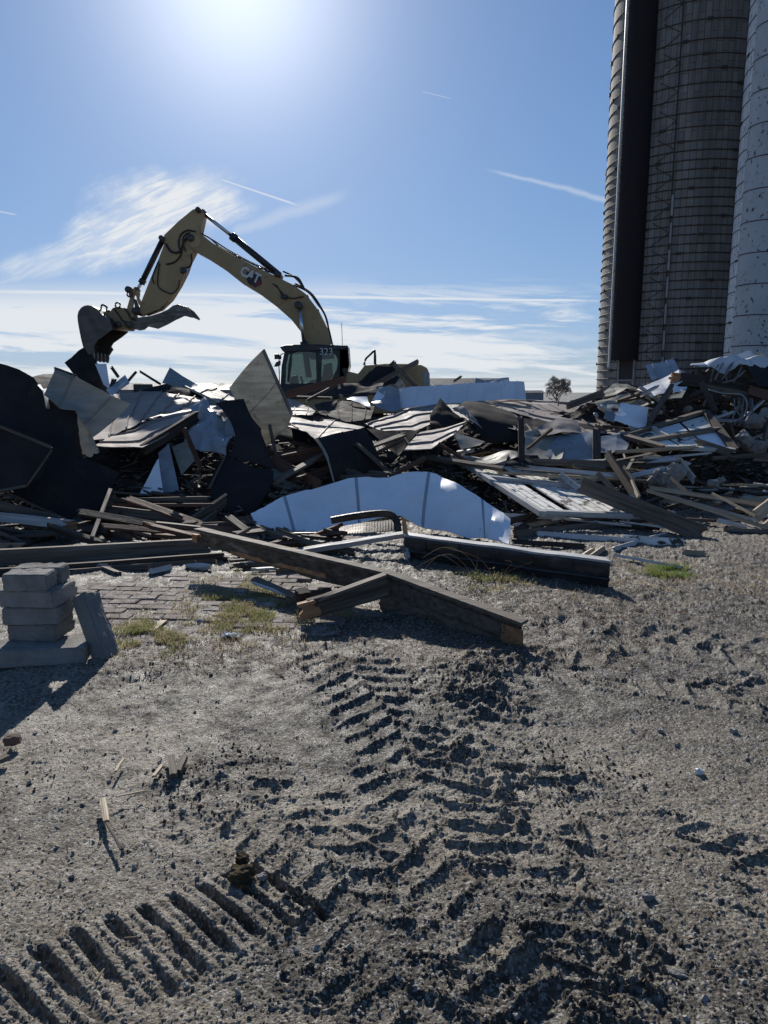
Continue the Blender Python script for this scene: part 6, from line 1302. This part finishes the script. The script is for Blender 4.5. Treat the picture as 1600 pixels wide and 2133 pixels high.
zone('wooden_plank', 'broken board scrap strewn over the low right rubble', 'plank', 'scraps in the right rubble', 60, (1330, 1650), (955, 1080), lambda a, b: min(G(a, max(b, 1030)).y * .98, 11.2), ['wood', 'wooddk', 'woodlt', 'woodwh', 'wooddk'], (.15, .9), (.03, .10), .12)
zone('wooden_plank', 'broken stick in the slope of the right heap', 'plank', 'sticks in the right heap', 46, (1250, 1640), (815, 930), lambda a, b: 12.0 + (930 - b) * .012, ['wooddk', 'wood', 'wooddk', 'woodwh'], (.2, .9), (.03, .10), .4, None)
for zx, zy, zn, lb, grp in (((1230, 1640), (850, 950), 34, 'rubble lump in the slope of the right heap', 'lumps in the right heap'), ((1360, 1650), (960, 1060), 36, 'small rubble lump strewn over the low right rubble', 'lumps in the right rubble')):
    for _ in range(zn * 3):
        px, py = random.uniform(*zx), random.uniform(*zy); Y = (12.0 + (930 - py) * .012) if zy[0] < 900 else min(G(px, max(py, 1035)).y, 11.); c = P(px, py, Y); s = random.uniform(.05, .16)
        if zy[0] > 900: c.z = max(mz(c.x, c.y), 0) + .0
        mt = random.choice(['conc', 'insul', 'conc', 'wgrey']); near_ = min(ANCH, key=lambda q: (q[0] - px) ** 2 + (q[1] - py) ** 2 * 2)[2]
        lb_ = ' '.join(('large' if s > .14 else 'small', {'conc': 'grey concrete', 'insul': 'dark crumbly', 'wgrey': 'pale blue grey'}[mt], 'rubble lump', near_))
        if lb_ in USED: continue
        USED.add(lb_)
        lump('rubble_lump', lb_, 'rubble lump', c, (s, s * .8, s * .6), mt, (random.random(), random.random(), random.random() * 3), grp, sub=2)

# ------------------------------------------------------------------ concrete blocks
def block(lb, c, s, rz, m='conc', rot=None, rough_side=True):
    bm = bmesh.new(); bmesh.ops.create_cube(bm, size=1, matrix=Matrix.Diagonal((*s, 1))); bmesh.ops.bevel(bm, geom=list(bm.edges), offset=.006, segments=2, affect='EDGES')
    bmesh.ops.subdivide_edges(bm, edges=[e for e in bm.edges if e.calc_length() > .05], cuts=7, use_grid_fill=True)
    sd_ = Vector((random.random() * 30, 1, 2))
    for v in bm.verts:
        if v.co.length == 0: continue
        k = .006 if not (rough_side and v.co.y > s[1] * .40) else .016
        v.co += v.co.normalized() * (k * mn.noise(v.co * 28 + sd_) + k * .8 * mn.noise(v.co * 60 + sd_))
    o = bm_obj('concrete_block', bm, m); o.location = c; o.rotation_euler = rot or (R(random.uniform(-.6, .6)), R(random.uniform(-.6, .6)), rz); return tag(o, lb, 'concrete block')
def bl(lb, px, pyb, Y, w, h, d, rz, **k):
    q = P(px, pyb, Y); return block(lb, (q.x, q.y + d / 2, q.z + h / 2), (w, d, h), rz, **k)
hh = .105; Zt = .115
def at_z(px, Y, z): q = ray(px, 1100); return (q.x / q.y * Y * 1.0, Y, z)
def stackb(lb, px, Y, z, w, d, rz): 
    x = (px - CX) / F * math.hypot(Y, 1.3) * 1.0; return block(lb, (x, Y + d / 2, z + hh / 2), (w, d, hh), rz)
stackb('wide concrete block at the bottom of the stack, turned askew', 74, 4.02, .0, .52, .24, R(10))
stackb('concrete block second from the bottom of the stack', 70, 4.16, .106, .30, .26, R(-3))
stackb('concrete block third from the bottom of the stack', 66, 4.15, .212, .33, .26, R(3))
stackb('concrete block second from the top of the stack', 67, 4.15, .318, .345, .26, R(-6))
stackb('topmost front concrete block of the stack', 62, 4.14, .424, .26, .15, R(2))
stackb('topmost rear concrete block of the stack, set behind the front one', 86, 4.30, .425, .30, .14, R(2))
def lean():
    a, b = P(204, 1370, 4.10), P(162, 1250, 4.26); X = (b - a).normalized(); L_ = (b - a).length
    Yv = Vector((.15, 1, 0)); Yv = (Yv - X * Yv.dot(X)).normalized(); Z = X.cross(Yv); M_ = Matrix((X, Yv, Z)).transposed()
    block('concrete slab leaning against the right side of the block stack', (a + b) / 2 + Yv * .08, (L_ + .06, .15, .10), 0, 'conc', M_.to_euler())
lean()
lump('brick_fragment', 'reddish brick fragment lying at the left edge in the sunlit dirt', 'brick fragment', G(26, 1548), (.075, .05, .045), 'redbrick', (0, 0, .3), rough=.2)
lump('dirt_clod', 'brown crumbly clod sitting beside the slotted track marks', 'clod', G(505, 1832), (.075, .06, .055), 'dung', rough=.45)
lump('dirt_clod', 'smaller brown clod on top edge of the crumbly clod', 'clod', G(503, 1812) + Vector((0, .02, .012)), (.045, .04, .035), 'dung', rough=.45)
lump('pebble', 'pale oblong pebble right of the brown clod', 'pebble', G(545, 1830), (.035, .02, .018), 'stone', (0, 0, .5))
lump('stone', 'white stone lying alone on the right side of the dirt', 'stone', G(1456, 1612), (.035, .025, .028), 'lit', (0, 0, .2))
lump('stone', 'grey round stone below the white stone on the far right', 'stone', G(1528, 1528), (.035, .03, .03), 'stone')
lump('stone', 'small pale stone lying left of the right edge stones', 'stone', G(1375, 1526), (.03, .025, .025), 'stone')
lump('stone', 'flat half buried stone low at the bottom right', 'stone', G(1412, 2035), (.05, .03, .02), 'conc', (0, 0, -.3))
lump('stone', 'dark stone pressed in the dirt right of the tyre tracks', 'stone', G(1350, 1875), (.04, .03, .03), 'conc')
for a, b, w, t_, m, lb in (((214, 1658), (222, 1702), .022, .012, 'woodlt', 'small bright yellow wood chip on the open dirt, left'), ((222, 1706), (252, 1762), .008, .008, 'wooddk', 'thin dark twig trailing from the yellow wood chip'), ((356, 1576), (362, 1618), .03, .02, 'wood', 'broken wood stub on the dirt, left of the pair'), ((384, 1578), (370, 1610), .03, .02, 'wood', 'broken wood stub on the dirt, right of the pair'), ((338, 1592), (320, 1616), .014, .01, 'woodlt', 'small pale sliver beside the pair of wood stubs'), ((342, 1296), (316, 1318), .05, .012, 'woodlt', 'pale flat chip of wood on the grass right of the leaning slab'), ((-5, 1582), (16, 1568), .03, .02, 'wood', 'grey wood scrap at the left edge below the brick fragment'), ((242, 1650), (300, 1640), .008, .006, 'woodlt', 'thin dry stick on the dirt right of the yellow chip'), ((240, 1600), (258, 1572), .01, .008, 'woodlt', 'thin dry stick above the yellow chip')):
    pa, pb = G(*a), G(*b); pa.z = gz(pa.x, pa.y) + t_ * .6 + .004; pb.z = gz(pb.x, pb.y) + t_ * .6 + .004
    plank('wood_chip', lb, 'wood chip', pa, pb, w, t_, m, .1, .01)
def flat_scrap(lb, px, py, s, m, nm='paper_scrap', cat='scrap', crum=.35):
    c = G(px, py); c.z = gz(c.x, c.y) + .008; bm = bmesh.new(); bmesh.ops.create_grid(bm, x_segments=12, y_segments=8, size=.5)
    for v in bm.verts: v.co = Vector((v.co.x * s[0], v.co.y * s[1], 0)) + Vector((mn.noise(v.co * 5) * .02, mn.noise(v.co * 5 + Vector((4, 4, 4))) * .02, abs(mn.noise(v.co * 7)) * s[0] * crum))
    bmesh.ops.solidify(bm, geom=list(bm.faces), thickness=.001); tag(bm_obj(nm, bm, m, None, c), lb, cat)
flat_scrap('crumpled white scrap lying on the dirt between grass and broken beam shadow', 482, 1326, (.12, .09), 'tarp')
cp_ = bmesh.new(); bmesh.ops.create_cone(cp_, cap_ends=True, segments=24, radius1=.016, radius2=.014, depth=.012); cpo = bm_obj('bottle_cap', cp_, 'blue', None, G(416, 1296) + Vector((0, 0, gz(G(416, 1296).x, G(416, 1296).y) + .016)), .002); cpo.rotation_euler = (.5, .2, 0); tag(cpo, 'small blue plastic cap lying in the yellow green grass', 'bottle cap')
# bare shrub
def shrub():
    c = G(1030, 1222); t = empty('bare_shrub', c, 'thin bare arching shrub before the long metal-faced beam', 'shrub'); bm = bmesh.new()
    for pts in ([(1000, 1215, 5.9), (930, 1160, 6.0), (900, 1168, 6.0), (872, 1206, 6.0)], [(1010, 1218, 5.9), (975, 1160, 6.), (925, 1140, 6.), (880, 1162, 6.)], [(1035, 1218, 5.8), (1000, 1165, 5.9), (925, 1140, 5.9)], [(1040, 1218, 5.8), (1060, 1190, 5.8), (1110, 1170, 5.8)], [(1020, 1220, 5.8), (1065, 1175, 5.8), (1052, 1168, 5.8)], [(1000, 1218, 5.9), (940, 1155, 6.), (865, 1182, 6.0)], [(1030, 1225, 5.8), (1085, 1200, 5.8)], [(990, 1218, 5.9), (996, 1150, 5.9)]):
        tube_bm(bm, [p_ - c for p_ in spline([P(*q) for q in pts], 6)], .0045, 5, .0015)
    bm_obj('stems', bm, 'straw', t, c); bm = bmesh.new()
    for _ in range(150):
        p_ = P(random.gauss(1000, 22), random.gauss(1210, 14), 5.85) + Vector((0, random.uniform(-.1, .1), 0)) - c; r_ = Matrix.Rotation(random.uniform(0, 6), 3, 'Z') @ Matrix.Rotation(random.uniform(-1, 1), 3, 'X'); s_ = random.uniform(.008, .018)
        bm.faces.new([bm.verts.new(p_ + r_ @ Vector(v)) for v in ((-s_, 0, 0), (0, -s_ * .4, 0), (s_, 0, 0), (0, s_ * .4, .003))])
    bm_obj('leaves', bm, 'grassg', t, c)
shrub()
